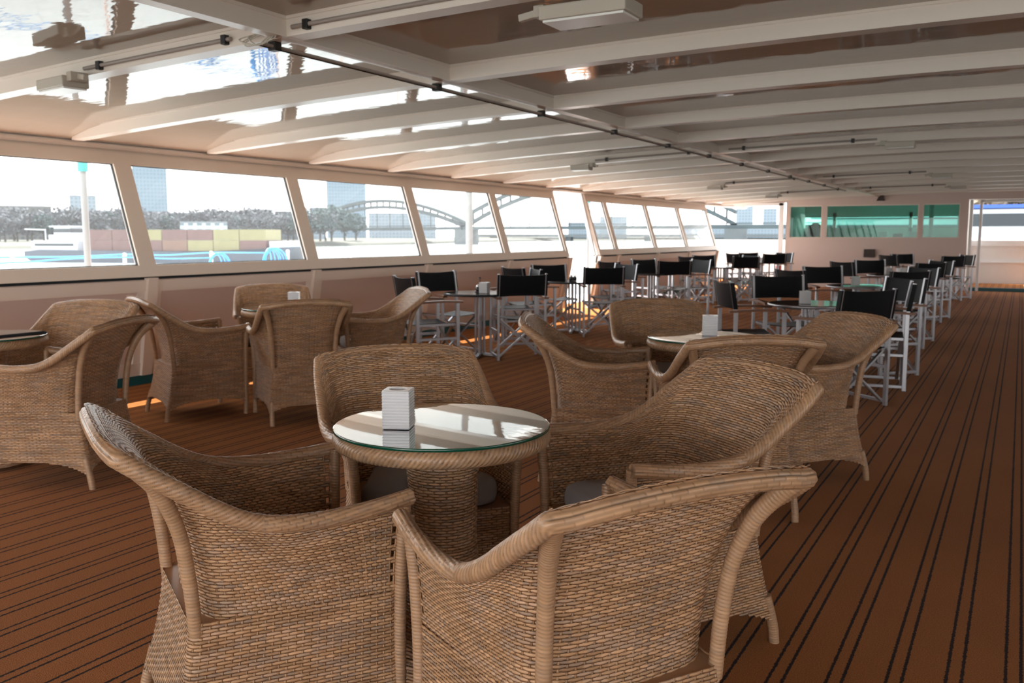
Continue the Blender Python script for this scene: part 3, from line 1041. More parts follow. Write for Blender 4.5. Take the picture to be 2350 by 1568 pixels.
# ---------------------------------------------------------------- director's chairs and dining tables
def make_director_chair():
    root = thing('directors_chair', '', 'chair')
    W, D = .500, .42
    for sx in (1, -1):
        x = sx * W / 2
        mb = MB()
        mb.bar((x, -D / 2, 0), (x, -D / 2, .66), .024, .034, up=(0, 1, 0))
        mb.bar((x, -D / 2, .64), (x, -D / 2 - .045, .905), .022, .030, up=(0, 1, 0))
        mb.build('back_post', M['alu'], root, bevel=.003)
        mb = MB(); mb.bar((x, D / 2, 0), (x, D / 2, .645), .024, .034, up=(0, 1, 0))
        mb.build('front_post', M['alu'], root, bevel=.003)
        for zr in (.30, .035):
            mb = MB(); mb.bar((x, -D / 2, zr), (x, D / 2, zr), .018, .026)
            mb.build('side_rail', M['alu'], root, bevel=.003)
        mb = MB()
        ys = np.linspace(-D / 2 - .06, D / 2 + .05, 14)
        zc = .652 + .010 * np.sin((ys + .26) / .53 * PI)
        for i in range(13):
            mb.bar((x, ys[i], zc[i]), (x, ys[i + 1] + .001, zc[i + 1]), .052, .020)
        mb.build('armrest', M['wood'], root)
    for sy in (-1, 1):
        y = sy * (D / 2 - .03)
        for sx in (1, -1):
            mb = MB(); mb.bar((sx * W / 2, y + sx * .012, .03), (-sx * (W / 2 - .03), y + sx * .012, .43), .018, .028, up=(0, 1, 0))
            mb.build('cross_leg', M['alu'], root, bevel=.003)
    for sx in (1, -1):
        mb = MB(); mb.bar((sx * (W / 2 - .035), -D / 2 + .01, .435), (sx * (W / 2 - .035), D / 2 - .01, .435), .026, .022)
        mb.build('seat_rail', M['alu'], root)
    # seat sling, sagging a little
    xs_ = np.linspace(-W / 2 + .02, W / 2 - .02, 15); ys_ = np.linspace(-D / 2 + .012, D / 2 - .012, 6)
    G = np.array([[(x, y, .452 - .022 * (1 - (x / (W / 2 - .02)) ** 2)) for x in xs_] for y in ys_])
    G2 = G.copy(); G2[..., 2] -= .006
    mb = MB(); mb.surf(G); mb.surf(G2, flip=True)
    for a, b in ((G[0], G2[0]), (G2[-1], G[-1]), (G[:, 0], G2[:, 0]), (G2[:, -1], G[:, -1])): mb.surf(np.array([a, b]), flip=True)
    mb.build('seat', M['black_fabric'], root, smooth=True)
    # back sling
    t = np.linspace(-1, 1, 17); zz = np.linspace(0, 1, 6)
    def bp(tx, q, o):
        z = .672 + .226 * q
        z -= .012 * (1 - tx ** 2) * (q - .5) * 2 * (1 if q > .5 else .4)
        y = -D / 2 - .045 * (z - .64) / .265 - .028 * (1 - tx ** 2) + o
        return (tx * (W / 2 + .016), y, z)
    G = np.array([[bp(a, q, .018 * (1 if abs(a) > .93 else .35)) for a in t] for q in zz])
    G2 = np.array([[bp(a, q, -.018 * (1 if abs(a) > .93 else .35)) for a in t] for q in zz])
    mb = MB(); mb.surf(G, flip=True); mb.surf(G2)
    for a, b in ((G[0], G2[0]), (G2[-1], G[-1]), (G2[:, 0], G[:, 0]), (G[:, -1], G2[:, -1])): mb.surf(np.array([a, b]))
    mb.build('backrest', M['black_fabric'], root, smooth=True)
    return root

def make_dining_table(top_mat, edge_mat):
    root = thing('dining_table', '', 'table')
    mb = MB(); mb.lathe([(0, .690), (.372, .690), (.378, .686), (.378, .668), (.370, .664), (0, .664)], 56)
    mb.build('table_top', top_mat, root, smooth=False)
    mb = MB(); mb.lathe([(.3785, .688), (.384, .685), (.384, .669), (.3785, .666)], 56)
    mb.build('edge_band', edge_mat, root, smooth=True)
    for a in range(4):
        mb = MB(); ca, sa = math.cos(a * PI / 2), math.sin(a * PI / 2)
        mb.tube([(.045 * ca, .045 * sa, .03), (.045 * ca, .045 * sa, .664)], .014, 10)
        mb.bar((.04 * ca, .04 * sa, .030), (.235 * ca, .235 * sa, .014), .04, .024)
        mb.build('leg', M['alu'], root, smooth=False)
    return root

proto_dir = make_director_chair()
proto_tb = make_dining_table(M['tabletop_black'], M['seal'])
proto_tw = make_dining_table(M['tabletop_brown'], M['alu'])
ORD = ['first', 'second', 'third', 'fourth', 'fifth']
WINROW = [(-5.02, 8.15), (-5.22, 10.85), (-5.20, 13.75), (-5.12, 17.2), (-5.12, 20.4)]
AISLE = [(-1.62, 8.35), (-1.70, 11.60), (-1.72, 15.1), (-1.65, 20.5)]
SIDES = {180: 'drawn up from the aisle',57: 'on the wicker side', 132: 'on the aisle side', 325: 'on the window side', 235: 'on the far side'}
used_d = [False]
def place_director(x, y, a, lab):
    o = proto_dir if not used_d[0] else copy_tree(proto_dir)
    used_d[0] = True
    o.location = (x, y, 0); o.rotation_euler = (0, 0, R(a - 90))
    tag(o, lab, 'chair', "black director's chairs around the dining tables")
spots = {}   # measured places (x, y, facing) replace the pattern where the photo shows the chair clearly
def from_backs(*bk):      # the middle of each backrest and the way the chair faces
    return [(k_, bx + .235 * math.cos(R(a_)), by_ + .235 * math.sin(R(a_)), a_) for k_, bx, by_, a_ in bk]
spots[('w', 0)] = from_backs((57, -5.20, 7.06, 57), (132, -4.47, 8.10, 132), (325, -5.66, 8.28, 340), (235, -5.05, 9.45, 222))
spots[('w', 1)] = from_backs((57, -5.50, 9.75, 60), (132, -4.60, 10.48, 122), (325, -5.66, 11.02, 322), (235, -4.84, 11.78, 240))
spots[('w', 2)] = from_backs((57, -5.50, 12.75, 60), (132, -4.76, 13.60, 118), (325, -5.52, 14.25, 330), (235, -4.62, 14.50, 235))
spots[('w', 3)] = from_backs((57, -5.55, 16.55, 50), (132, -4.55, 17.05, 125), (325, -5.60, 17.80, 320), (235, -4.72, 18.0, 232))
spots[('w', 4)] = from_backs((57, -5.60, 19.95, 50), (132, -4.70, 19.95, 125), (325, -5.55, 21.05, 320), (235, -4.80, 21.3, 240))
spots[('a', 0)] = from_backs((57, -2.24, 7.75, 32), (132, -0.98, 7.08, 141), (325, -2.10, 9.12, 300), (235, -0.95, 9.22, 228), (180, -0.80, 8.30, 188))
spots[('a', 1)] = from_backs((57, -2.34, 10.80, 50), (132, -1.08, 11.00, 135), (325, -2.23, 12.15, 302), (235, -1.06, 12.30, 228))
spots[('a', 2)] = from_backs((57, -2.38, 14.52, 48), (132, -1.15, 14.55, 135), (325, -2.14, 15.70, 305), (235, -1.10, 15.75, 228))
spots[('a', 3)] = from_backs((57, -2.36, 19.90, 48), (132, -1.16, 19.70, 132), (325, -2.25, 21.25, 305), (235, -0.98, 20.90, 215))
for key, lst, nm in (('w', WINROW, 'window row'), ('a', AISLE, 'aisle row')):
    for i, (x, y) in enumerate(lst):
        pr = proto_tb if key == 'w' else proto_tw
        o = pr if i == 0 else copy_tree(pr)
        o.location = (x, y, 0); o.rotation_euler = (0, 0, R(20))
        if key == 'w':
            tag(o, 'round black dining table, %s in the row along the windows' % ORD[i], 'table', 'black dining tables along the windows')
        else:
            tag(o, 'round brown dining table with a metal edge, %s in the row beside the aisle' % ORD[i], 'table', 'brown dining tables beside the aisle')
        if (key, i) in spots: ps = spots[(key, i)]
        else:
            ps = []
            for j, a in enumerate((57, 132, 325, 235)):
                da = random.uniform(-9, 9); r = 0.62 + random.uniform(-.03, .06)
                ps.append((a, x - r * math.cos(R(a + da)), y - r * math.sin(R(a + da)), a + da * .5))
        for a, cx, cyy, rot in ps:
            place_director(cx, cyy, rot, "black director's chair %s of the %s table in the %s" % (SIDES[a], ORD[i], nm))
# things on the dining tables
for x, y, a, lab in ((-4.93, 8.10, 10, 'white candle holder beside the condiment caddy on the first black table by the windows'),
                     (-1.66, 8.25, 20, 'white glass candle holder on the first brown table beside the aisle'),
                     (-1.72, 11.45, 15, 'white candle holder on the second brown table beside the aisle'),
                     (-1.78, 15.0, 25, 'white candle holder on the third brown table beside the aisle'),
                     (-1.62, 20.4, 0, 'white candle holder on the fourth brown table beside the aisle'),
                     (-5.07, 20.3, 0, 'white candle holder on the fifth black table by the windows')):
    cand.append((x, y, .691, a, lab))
for i, (x, y, z, a, lab) in enumerate(cand):
    o = candle0 if i == 0 else candle0.copy()
    if i: COL.objects.link(o)
    o.location = (x, y, z); o.rotation_euler = (0, 0, R(a))
    if i >= 3: o.scale = (1.15, 1.15, 1.0)
    tag(o, lab, 'candle holder', 'ribbed glass candle holders')

def caddy(x, y, lab):
    k = thing('condiment_caddy', lab, 'caddy', (x, y, .691), 0.4, 'condiment caddies on the black tables')
    mb = MB(); mb.lathe([(0, .001), (.06, .001), (.06, .008), (0, .008)], 20); mb.tube([(0, 0, .008), (0, 0, .15)], .005, 8); mb.lathe([(0, .165), (.012, .155), (.012, .148), (0, .145)], 10)
    mb.build('rack', M['clamp'], k)
    for q in range(3):
        a = q * 2.1
        j = MB(); cx, cyy = .034 * math.cos(a), .034 * math.sin(a)
        j.lathe([(0, .009), (.024, .009), (.028, .03), (.024, .058), (0, .06)], 14, (cx, cyy, 0))
        jo = j.build('jar', M['tabletop_black'], k, smooth=True)
        l = MB(); l.lathe([(0.02, .058), (.02, .070), (.008, .078), (0, .08)], 12, (cx, cyy, 0)); l.build('lid', M['chrome'], jo, smooth=True)
caddy(-5.06, 8.22, 'black condiment caddy with three jars on the first black table by the windows')
caddy(-5.20, 10.80, 'black condiment caddy on the second black table by the windows')
k = thing('napkin_box', 'white napkin box on the third brown table beside the aisle', 'box', (-1.56, 15.22, .691), .5)
mb = MB(); mb.box((0, 0, .045), (.20, .11, .088)); mb.build('box', M['white'], k, bevel=.008)
mb = MB(); mb.box((0, 0, .096), (.14, .03, .014)); mb.build('napkin', M['diffuser'], k, bevel=.004)
mb = MB(); mb.lathe([(0, 0), (.028, 0), (.036, .045), (.040, .085), (.036, .085), (.030, .01), (0, .008)], 20)
o = mb.build('cup', M['white'], None, smooth=True); o.location = (-1.44, 15.0, .691); tag(o, 'small white cup beside the napkin box on the third brown table', 'cup')
mb = MB(); mb.box((0, 0, .004), (.30, .21, .006)); o = mb.build('window_reflection', plain('mint_reflection', (.30, .72, .58), rough=.4)); o.location = (-1.60, 11.38, .691); o.rotation_euler = (0, 0, R(32))  # green sheet added as the reflection of the tinted windows in the tabletop
tag(o, 'flat mint green sheet imitating the reflection of the green windows on the second brown table beside the aisle', 'menu')


# ---------------------------------------------------------------- ceiling services
GX = -3.19
def conduit(x0, x1, y, lab, clamps, drop_end=None, grp='cable conduits across the ceiling', r=.011):
    k = thing('conduit', lab, 'conduit', (0, 0, 0), 0, grp)
    xs_ = np.linspace(x0, x1, 14)
    pts = [(x, y, float(beam_z(x)) + .035) for x in xs_]
    if drop_end is not None:
        pts += [(x1 + (0.05 if x1 > x0 else -0.05), y, float(beam_z(x1)) + .02), drop_end]
    MB().tube(pts, r, 8).build('pipe', M['pipe'], k, smooth=True)
    for c in clamps:
        MB().box((c, y + .004, float(beam_z(c)) + .035), (.032, .040, .046)).build('clamp', M['clamp'], k, bevel=.004)
    return k
# the long conduit under the girder
k = thing('conduit', 'long double cable conduit running under the ceiling girder down the deck', 'conduit', (0, 0, 0), 0, 'cable conduits across the ceiling')
zc = float(beam_z(GX)) - .022
MB().tube([(GX, y, zc) for y in np.linspace(3.22, 19.5, 30)], .009, 8).build('pipe', M['pipe'], k, smooth=True)
MB().tube([(GX - .018, y, zc - .004) for y in np.linspace(3.22, 19.5, 30)], .006, 8).build('cable', M['clamp'], k, smooth=True)
for i in range(0, 12):
    MB().box((GX - .006, 3.31 + beam_step * i, zc + .002), (.050, .045, .042)).build('clamp', M['clamp'], k, bevel=.004)

def flood(x, y, lab, rot=0.0, sc=1.0):
    """A box luminaire hung under a beam on a bracket."""
    z = float(beam_z(x)) - .015
    k = thing('ceiling_light', lab, 'ceiling light', (x, y, z), rot, 'box luminaires hung under the ceiling beams')
    mb = MB(); mb.box((0, 0, -.022), (.30 * sc, .15 * sc, .058)); mb.build('housing', M['fixture'], k, bevel=.006)
    mb = MB(); mb.box((0, 0, -.056), (.28 * sc, .13 * sc, .010)); mb.build('diffuser', M['diffuser'], k, bevel=.002)
    mb = MB(); mb.box((.17 * sc, 0, .0), (.05, .10, .05)); mb.bar((.15 * sc, 0, .01), (.26 * sc, 0, -.01), .03, .03); mb.build('bracket', M['fixture'], k, bevel=.004)
by = lambda i: 3.26 + .05 + beam_step * i
fy = lambda i: by(i) - .067       # on the face of beam i turned to the viewer
flood(-4.70, by(0) - .10, 'box ceiling light with a bracket on the foremost beam by the windows', R(-8))
conduit(-4.42, -3.3, fy(0), 'short conduit with black clamps leading to the light on the foremost beam', [-4.40, -3.42], (-4.62, fy(0) - .02, 2.16)) if False else None
def run(x0, x1, i, lab, clamps):
    return conduit(x0, x1, fy(i), lab, clamps)
run(-3.42, -4.55, 0, 'conduit with black clamps leading to the light on the foremost beam by the windows', [-4.42, -3.46])
run(-3.02, -1.2, 0, 'conduit with a black clamp crossing the foremost beam toward the middle of the deck', [-2.93])
for i, lab in ((5, 'sixth'), (9, 'tenth'), (12, 'thirteenth')):
    flood(-4.78, by(i) - .08, 'small box ceiling light by the windows on the %s beam' % lab, 0, .85)
    run(-3.35, -4.60, i, 'conduit with black clamps on the window half of the %s beam' % lab, [-4.45, -3.42])
    flood(-1.15, by(i) - .08, 'box ceiling light over the aisle on the %s beam' % lab, PI, .95)
    run(-2.95, -1.38, i, 'conduit with black clamps on the aisle half of the %s beam' % lab, [-2.78, -1.62])
flood(-1.62, 3.52, 'wide box ceiling light in the ceiling bay above the foremost table', PI, 1.3)
# cable tangle at the first junction
k = thing('cable_ties', 'tangle of thin wires where the conduits meet at the foremost beam', 'wire')
for j in range(4):
    a = rng.uniform(-.05, .05, 3)
    p = [(GX - .04 + .02 * j, 3.22, 2.25), (GX - .06 + a[0], 3.18, 2.215 + a[1] * .3), (GX - .01 + a[2], 3.17, 2.185), (GX + .04 + .02 * j, 3.20, 2.215), (GX + .07, 3.22, 2.25)]
    MB().tube(spline(p, 26), .0035, 6).build('wire', M['fixture'], k, smooth=True)
# aft wall fittings
k = thing('loudspeaker', 'small brown loudspeaker on the header above the green windows', 'loudspeaker', (-3.05, YB - .09, 2.20))
mb = MB(); mb.prism([(-.09, -.07), (.09, -.07), (.06, .07), (-.03, .05)], (0, 0, 0), (1, 0, 0), (0, 0, 1), (0, .085, 0)); mb.build('case', M['brown'], k, bevel=.005)
mb = MB(); mb.box((0, .07, -.01), (.03, .05, .03)); mb.build('bracket', M['clamp'], k)
mb = MB(); mb.box((-3.25, YB - .03, .86), (.26, .06, .20)); o = mb.build('wall_box', M['brown'], None, bevel=.006); tag(o, 'dark brown box mounted on the wall below the green windows', 'box')
k = thing('fire_extinguisher', 'slim white and red cylinder standing against the white post at the far opening', 'fire extinguisher', (-5.42, YB - .13, 0))
mb = MB(); mb.lathe([(0, 0), (.06, 0), (.065, .02), (.065, .62), (.04, .70), (.03, .72), (0, .72)], 20); mb.build('cylinder', M['white'], k, smooth=True)
mb = MB(); mb.lathe([(.0655, .42), (.067, .42), (.067, .52), (.0655, .52)], 20); mb.build('band', M['red'], k, smooth=True)
mb = MB(); mb.box((.03, 0, .75), (.12, .03, .05)); mb.build('handle', M['clamp'], k)

# ---------------------------------------------------------------- the open side deck: railing, hose, poles
k = thing('deck_railing', 'white railing outside the windows with stanchions', 'railing')
for y in (2.4, 3.6, 4.80, 5.97, 7.09, 8.3, 9.5, 10.7):
    MB().tube([(-7.9, y, 0), (-7.9, y, 1.09)], .018, 10).build('stanchion', M['white'], k, smooth=True)
    MB().lathe([(0, 1.085), (.020, 1.09), (.023, 1.105), (.014, 1.12), (0, 1.123)], 12, (-7.9, y, 0)).build('cap', M['white'], k, smooth=True)
MB().tube([(-7.9, y, .55) for y in np.linspace(2.0, 11.0, 10)], .008, 8).build('wire', M['alu'], k)
k = thing('blue_hose', 'bright blue hose strung along the railing outside, ending in two coils', 'hose')
hp = [(-7.90, 2.2, 1.08), (-7.90, 3.6, 1.10), (-7.90, 4.8, 1.102), (-7.91, 5.4, 1.095), (-7.90, 5.97, 1.105), (-7.91, 6.5, 1.09), (-7.90, 7.09, 1.105), (-7.90, 7.9, 1.09)]
MB().tube(spline(hp, 90), .0075, 8).build('upper_run', M['rope_blue'], k, smooth=True)
hp = [(-7.875, 2.2, 1.02), (-7.875, 3.6, 1.035), (-7.875, 4.8, 1.055), (-7.875, 5.4, 1.078), (-7.875, 5.97, 1.078), (-7.875, 6.5, 1.052), (-7.875, 7.05, 1.05)]
MB().tube(spline(hp, 90), .007, 8).build('lower_run', M['rope_blue'], k, smooth=True)
for (yc, zc_, rr, nn) in ((7.16, .95, .13, 4), (7.97, .97, .155, 7)):
    for q in range(nn):
        t = np.linspace(0, 2 * PI, 40)
        a = .25 * (q - nn / 2)
        y = yc + (rr + .01 * (q % 3)) * np.cos(t) * math.cos(a * .8) + .015 * q - .02
        x = -7.88 + (rr) * np.cos(t) * math.sin(a) * .6 + .006 * q
        z = zc_ + (rr + .012 * (q % 2)) * np.sin(t) * 1.05
        MB().tube(np.stack([x, y, z], -1), .0085, 8, caps=False).build('coil_loop', M['rope_blue'], k, smooth=True)
for y, top, lab, r in ((5.345, 1.885, 'white awning pole with a turquoise collar outside the first window', .030), (12.03, 2.0, 'thick pale awning pole outside the fourth window', .055), (16.5, 1.95, 'thin pole with a turquoise top beyond the gangway opening', .024)):
    k = thing('awning_pole', lab, 'pole', (-7.6, y, 0), 0, 'awning poles outside the windows')
    MB().tube([(0, 0, 0), (0, 0, 2.3)], r, 16).build('pole', M['polepaint'], k, smooth=True)
    MB().tube([(0, 0, top), (0, 0, top + .085)], r * 1.55, 16).build('collar', M['tealpole'], k, smooth=False)

# ---------------------------------------------------------------- river, far bank, bridge, barge
WZ = -5.2
def pol(az, r, z=0.0):        # compass bearing (degrees to port of the bow line) and distance
    return np.array([-r * math.sin(R(az)), r * math.cos(R(az)), z])
b = MB(); b.box((0, 500, WZ - .5), (4200, 3200, 1.0)); struct(b, 'water', M['water'])
bank_m = plain('bank_ground', (0.045, 0.047, 0.036), rough=.9, noise=.4, nscale=.05)
def bank(name, pts, w, h, mat):
    """A raised strip of ground along pts."""
    b = MB()
    P = np.array(pts)
    G = []
    for (x, y), in zip(P):
        d = np.array([x, y]) / np.hypot(x, y)
        G.append([(x, y, WZ - 1), (x + d[0] * 6, y + d[1] * 6, WZ + h * .5), (x + d[0] * 30, y + d[1] * 30, WZ + h), (x + d[0] * w, y + d[1] * w, WZ + h + 1), (x + d[0] * w, y + d[1] * w, WZ - 2)])
    b.surf(np.array(G)); struct(b, name, mat)
bank('land_port', [pol(a, r)[:2] for a, r in ((100, 420), (75, 430), (62, 470), (50, 490), (42, 520), (36, 620), (33, 760), (28, 1000), (20, 1150), (10, 1150), (3, 900))], 500, 3.0, bank_m)
bank('land_starboard', [pol(a, r)[:2] for a, r in ((3.5, 260), (0, 170), (-6, 130), (-20, 110), (-60, 100), (-110, 110))], 300, 4.0, bank_m)

def block(name, az0, az1, r, ztop, mat, lab, depth=22.0, z0=WZ + 3, roof=None, cat='building', grp='buildings on the far bank'):
    p, q = pol(az0, r), pol(az1, r)
    mid = (p + q) / 2
    w = np.linalg.norm(p - q)
    ang = math.atan2((q - p)[1], (q - p)[0])
    k = thing(name, lab, cat, (mid[0], mid[1], z0), ang, grp)
    MB().box((0, depth / 2, (ztop - z0) / 2), (w, depth, ztop - z0)).build('walls', mat, k)
    MB().box((0, depth / 2, ztop - z0 + .4), (w * 1.01, depth * 1.01, .8)).build('roof', roof or M['fixture'], k)
    return k
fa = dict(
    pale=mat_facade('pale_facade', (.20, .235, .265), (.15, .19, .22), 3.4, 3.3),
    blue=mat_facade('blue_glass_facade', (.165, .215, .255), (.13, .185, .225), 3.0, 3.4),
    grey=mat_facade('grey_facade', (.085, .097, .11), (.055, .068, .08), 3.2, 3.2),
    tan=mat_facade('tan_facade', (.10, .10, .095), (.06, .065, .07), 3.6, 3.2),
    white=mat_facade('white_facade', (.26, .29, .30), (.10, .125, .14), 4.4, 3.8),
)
roofm = plain('grey_roof', (.12, .13, .14), rough=.8)
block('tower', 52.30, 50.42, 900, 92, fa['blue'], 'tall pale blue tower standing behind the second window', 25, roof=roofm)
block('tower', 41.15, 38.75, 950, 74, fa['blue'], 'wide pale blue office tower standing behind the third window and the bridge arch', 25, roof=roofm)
block('office_block', 55.66, 54.28, 850, 34.2, fa['pale'], 'pale square office block above the trees behind the pole', 20, roof=roofm)
block('apartment_block', 60.5, 56.6, 700, 20.5, fa['tan'], 'long dark flat-roofed block above the trees at the picture edge', 18, roof=roofm)
n = 0
NAMES = ['grey flat-roofed block just beside the tall tower', 'low grey terrace behind the barge containers', 'dull stepped block behind the white villa', 'long grey block before the second window post', 'grey corner house close to the bridge end',
         'broad dull block beyond the barge stern', 'grey block behind the riverside trees near the pole']
for (a0, a1, r, zt, m) in ((50.2, 48.2, 640, 15.5, 'grey'), (48.1, 46.2, 650, 17.0, 'tan'), (46.1, 44.4, 660, 18.6, 'grey'), (44.3, 42.3, 660, 17.4, 'grey'), (42.2, 41.3, 720, 22.0, 'pale'), (56.0, 53.0, 640, 16.4, 'grey'), (52.9, 50.3, 650, 16.2, 'tan')):
    block('town_house', a0, a1, r, zt, fa[m], NAMES[n], 16, roof=roofm); n += 1
block('villa', 49.8, 47.1, 500, 7.6, fa['white'], 'white villa with rows of windows behind the containers', 14, roof=roofm)
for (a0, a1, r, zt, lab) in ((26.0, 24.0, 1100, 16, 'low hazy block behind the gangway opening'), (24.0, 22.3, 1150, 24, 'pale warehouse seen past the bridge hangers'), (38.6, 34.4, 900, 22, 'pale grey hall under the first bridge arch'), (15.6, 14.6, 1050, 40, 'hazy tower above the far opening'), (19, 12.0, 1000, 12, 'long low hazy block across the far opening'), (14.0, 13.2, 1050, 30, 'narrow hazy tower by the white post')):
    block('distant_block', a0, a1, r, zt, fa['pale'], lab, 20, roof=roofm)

# trees: bare, brownish-grey crowns
tree_m = plain('bare_twigs', (.095, .100, .110), rough=.95, spec=.1, noise=.35, nscale=.6)
tree_m2 = plain('evergreen_needles', (.055, .078, .078), rough=.95, spec=.1, noise=.35, nscale=.6)
bark_m = plain('bark', (.06, .05, .04), rough=.95)
def make_tree(mat, seed):
    rg = np.random.default_rng(seed)
    root = thing('tree', '', 'tree')
    mb = MB()
    V, F = [], []
    nb = 900
    c = rg.normal(size=(nb, 3)); c /= np.linalg.norm(c, axis=1)[:, None]
    rad = rg.uniform(.35, 1, nb) ** .6
    lump = 1 + .25 * np.sin(c[:, 0] * 4 + seed) * np.cos(c[:, 1] * 5) + .2 * np.sin(c[:, 2] * 6 + 2 * seed)
    P = c * (rad * lump)[:, None] * np.array([4.2, 4.2, 4.6]) + np.array([0, 0, 7.6])
    for p in P:
        d1 = rg.normal(size=3); d1 /= np.linalg.norm(d1); d2 = np.cross(d1, rg.normal(size=3)); d2 /= np.linalg.norm(d2)
        s = rg.uniform(.35, .8)
        V += [p - d1 * s, p + d2 * s * .45, p + d1 * s, p - d2 * s * .45]
    ids = np.arange(nb * 4).reshape(nb, 4)
    mb.add(np.array(V), ids); mb.build('crown', mat, root)
    t = MB(); t.tube([(0, 0, 0), (.1, 0, 2.5), (0, .1, 5), (.1, 0, 9)], [.34, .28, .2, .06], 8)
    for j in range(6):
        a = j * 1.05; t.tube([(0, 0, 3 + .4 * j), (1.2 * math.cos(a), 1.2 * math.sin(a), 5 + .4 * j), (2.6 * math.cos(a), 2.6 * math.sin(a), 7.2 + .3 * j)], [.13, .08, .03], 6)
    t.build('trunk', bark_m, root)
    return root
brown_m = plain('brown_twigs', (.17, .135, .105), rough=.95, spec=.1, noise=.3, nscale=.6)
protos = [make_tree(tree_m, 3), make_tree(tree_m2, 8), make_tree(tree_m, 5), make_tree(brown_m, 9)]
used = [0, 0, 0, 0]
TL = ['bare brownish tree in the riverside row on the far bank', 'dark evergreen tree in the riverside row on the far bank', 'bare spreading tree in the riverside row on the far bank']
def put_tree(kind, az, r, sc, lab, grp, zg=WZ + 3):
    o = protos[kind] if not used[kind] else copy_tree(protos[kind])
    used[kind] = 1
    p = pol(az, r)
    o.location = (p[0], p[1], zg); o.rotation_euler = (0, 0, rng.uniform(0, 6.28)); o.scale = (sc * 1.25, sc * 1.25, sc)
    tag(o, lab, 'tree', grp)
az = 66.0
i = 0
while az > 41.0:
    kind = 1 if i % 5 == 3 else (2 if i % 2 else 0)
    put_tree(kind, az, rng.uniform(520, 560), rng.uniform(1.05, 1.45), TL[kind], TL[kind])
    az -= rng.uniform(.55, .85); i += 1
az = 66.2
i = 0
while az > 42.0:
    put_tree(2 if i % 2 else 0, az, rng.uniform(575, 610), rng.uniform(1.35, 1.75), 'tall bare tree in the rear row on the far bank', 'rear row of trees on the far bank')
    az -= rng.uniform(.6, .85); i += 1
for az, r, sc in ((40.9, 560, 1.7), (40.1, 590, 1.5), (39.4, 620, 1.4), (41.6, 540, 1.5)):
    put_tree(1, az, r, sc, 'dark evergreen tree at the foot of the first bridge arch', 'evergreens at the bridge foot')
for j in range(9):
    put_tree(3, 3.6 - j * .75, rng.uniform(150, 190), rng.uniform(.85, 1.15), 'bare brown tree on the quay beyond the door opening', 'bare trees beyond the door opening', WZ + 4)

# steel arch bridge
steel = plain('bridge_steel', (.040, .056, .061), rough=.6, noise=.1, nscale=.2)
stone = plain('bridge_stone', (.085, .095, .10), rough=.9, noise=.2, nscale=.2)
k = thing('arch_bridge', 'grey-green steel bridge with two arches crossing the river', 'bridge')
A0 = pol(42.4, 830); A1 = pol(32.45, 642); A2 = pol(15.6, 560); A3 = pol(10.0, 545)
def lerp(a, b, t): return a + (b - a) * t
def deckpt(t, z):
    p = lerp(A0, A1, t) if t <= 1 else (lerp(A1, A2, t - 1) if t <= 2 else lerp(A2, A3, t - 2))
    return np.array([p[0], p[1], z])
mb = MB()
for a, c in ((A0, A1), (A1, A2), (A2, A3)):
    mb.bar((a[0], a[1], 6.2), (c[0], c[1], 6.2), 10, 2.2)
    mb.bar((a[0], a[1], 8.4), (c[0], c[1], 8.4), 9, 0.5)
mb.build('deck', steel, k)
for i, (t0, zs, ztop, zlow) in enumerate(((0, (10, 7), 28.5, 23.5), (1, (15, 7.5), 39.0, 33.5))):
    for nm, top in (('upper_chord', True), ('lower_chord', False)):
        t = np.linspace(0, 1, 33)
        base = zs[0] if top else zs[1]; pk = ztop if top else zlow
        z = base + (pk - base) * (1 - (2 * t - 1) ** 2)
        P = [deckpt(t0 + a, b) for a, b in zip(t, z)]
        mb = MB()
        for a, c in zip(P[:-1], P[1:]): mb.bar(a, c, 3.0, 2.4)
        mb.build(nm, steel, k)
    t = np.linspace(0.03, .97, 25)
    for j, a in enumerate(t):
        zu = zs[0] + (ztop - zs[0]) * (1 - (2 * a - 1) ** 2); zl = zs[1] + (zlow - zs[1]) * (1 - (2 * a - 1) ** 2)
        if j % 1 == 0:
            MB().bar(deckpt(t0 + a, zl), deckpt(t0 + a, zu), 1.1, 1.1, up=(0, 1, 0)).build('web_post', steel, k)
        if j % 2 == 0 and zl > 9:
            MB().bar(deckpt(t0 + a, 7.0), deckpt(t0 + a, zl), .5, .5, up=(0, 1, 0)).build('hanger', steel, k)
for t in (0.0, 1.0, 2.0):
    p = deckpt(t, 0)
    MB().box((p[0], p[1], (WZ - 2 + 5.2) / 2), (13, 16, 5.2 - WZ + 2), R(14)).build('pier', stone, k)
# low road bridge further off
k = thing('road_bridge', 'low pale road bridge on thin piers behind the arch bridge', 'bridge')
p, q = pol(33, 1050), pol(8, 980)
MB().bar((*p[:2], 0.8), (*q[:2], 0.8), 12, 3.0).build('deck', stone, k)
for t in (.1, .3, .5, .7, .9):
    c = lerp(p, q, t); MB().box((c[0], c[1], -3.2), (7, 7, 6.5)).build('pier', stone, k)
MB().bar((*p[:2], -2.2), (*q[:2], -2.2), 3, 1.5).build('girder', stone, k)

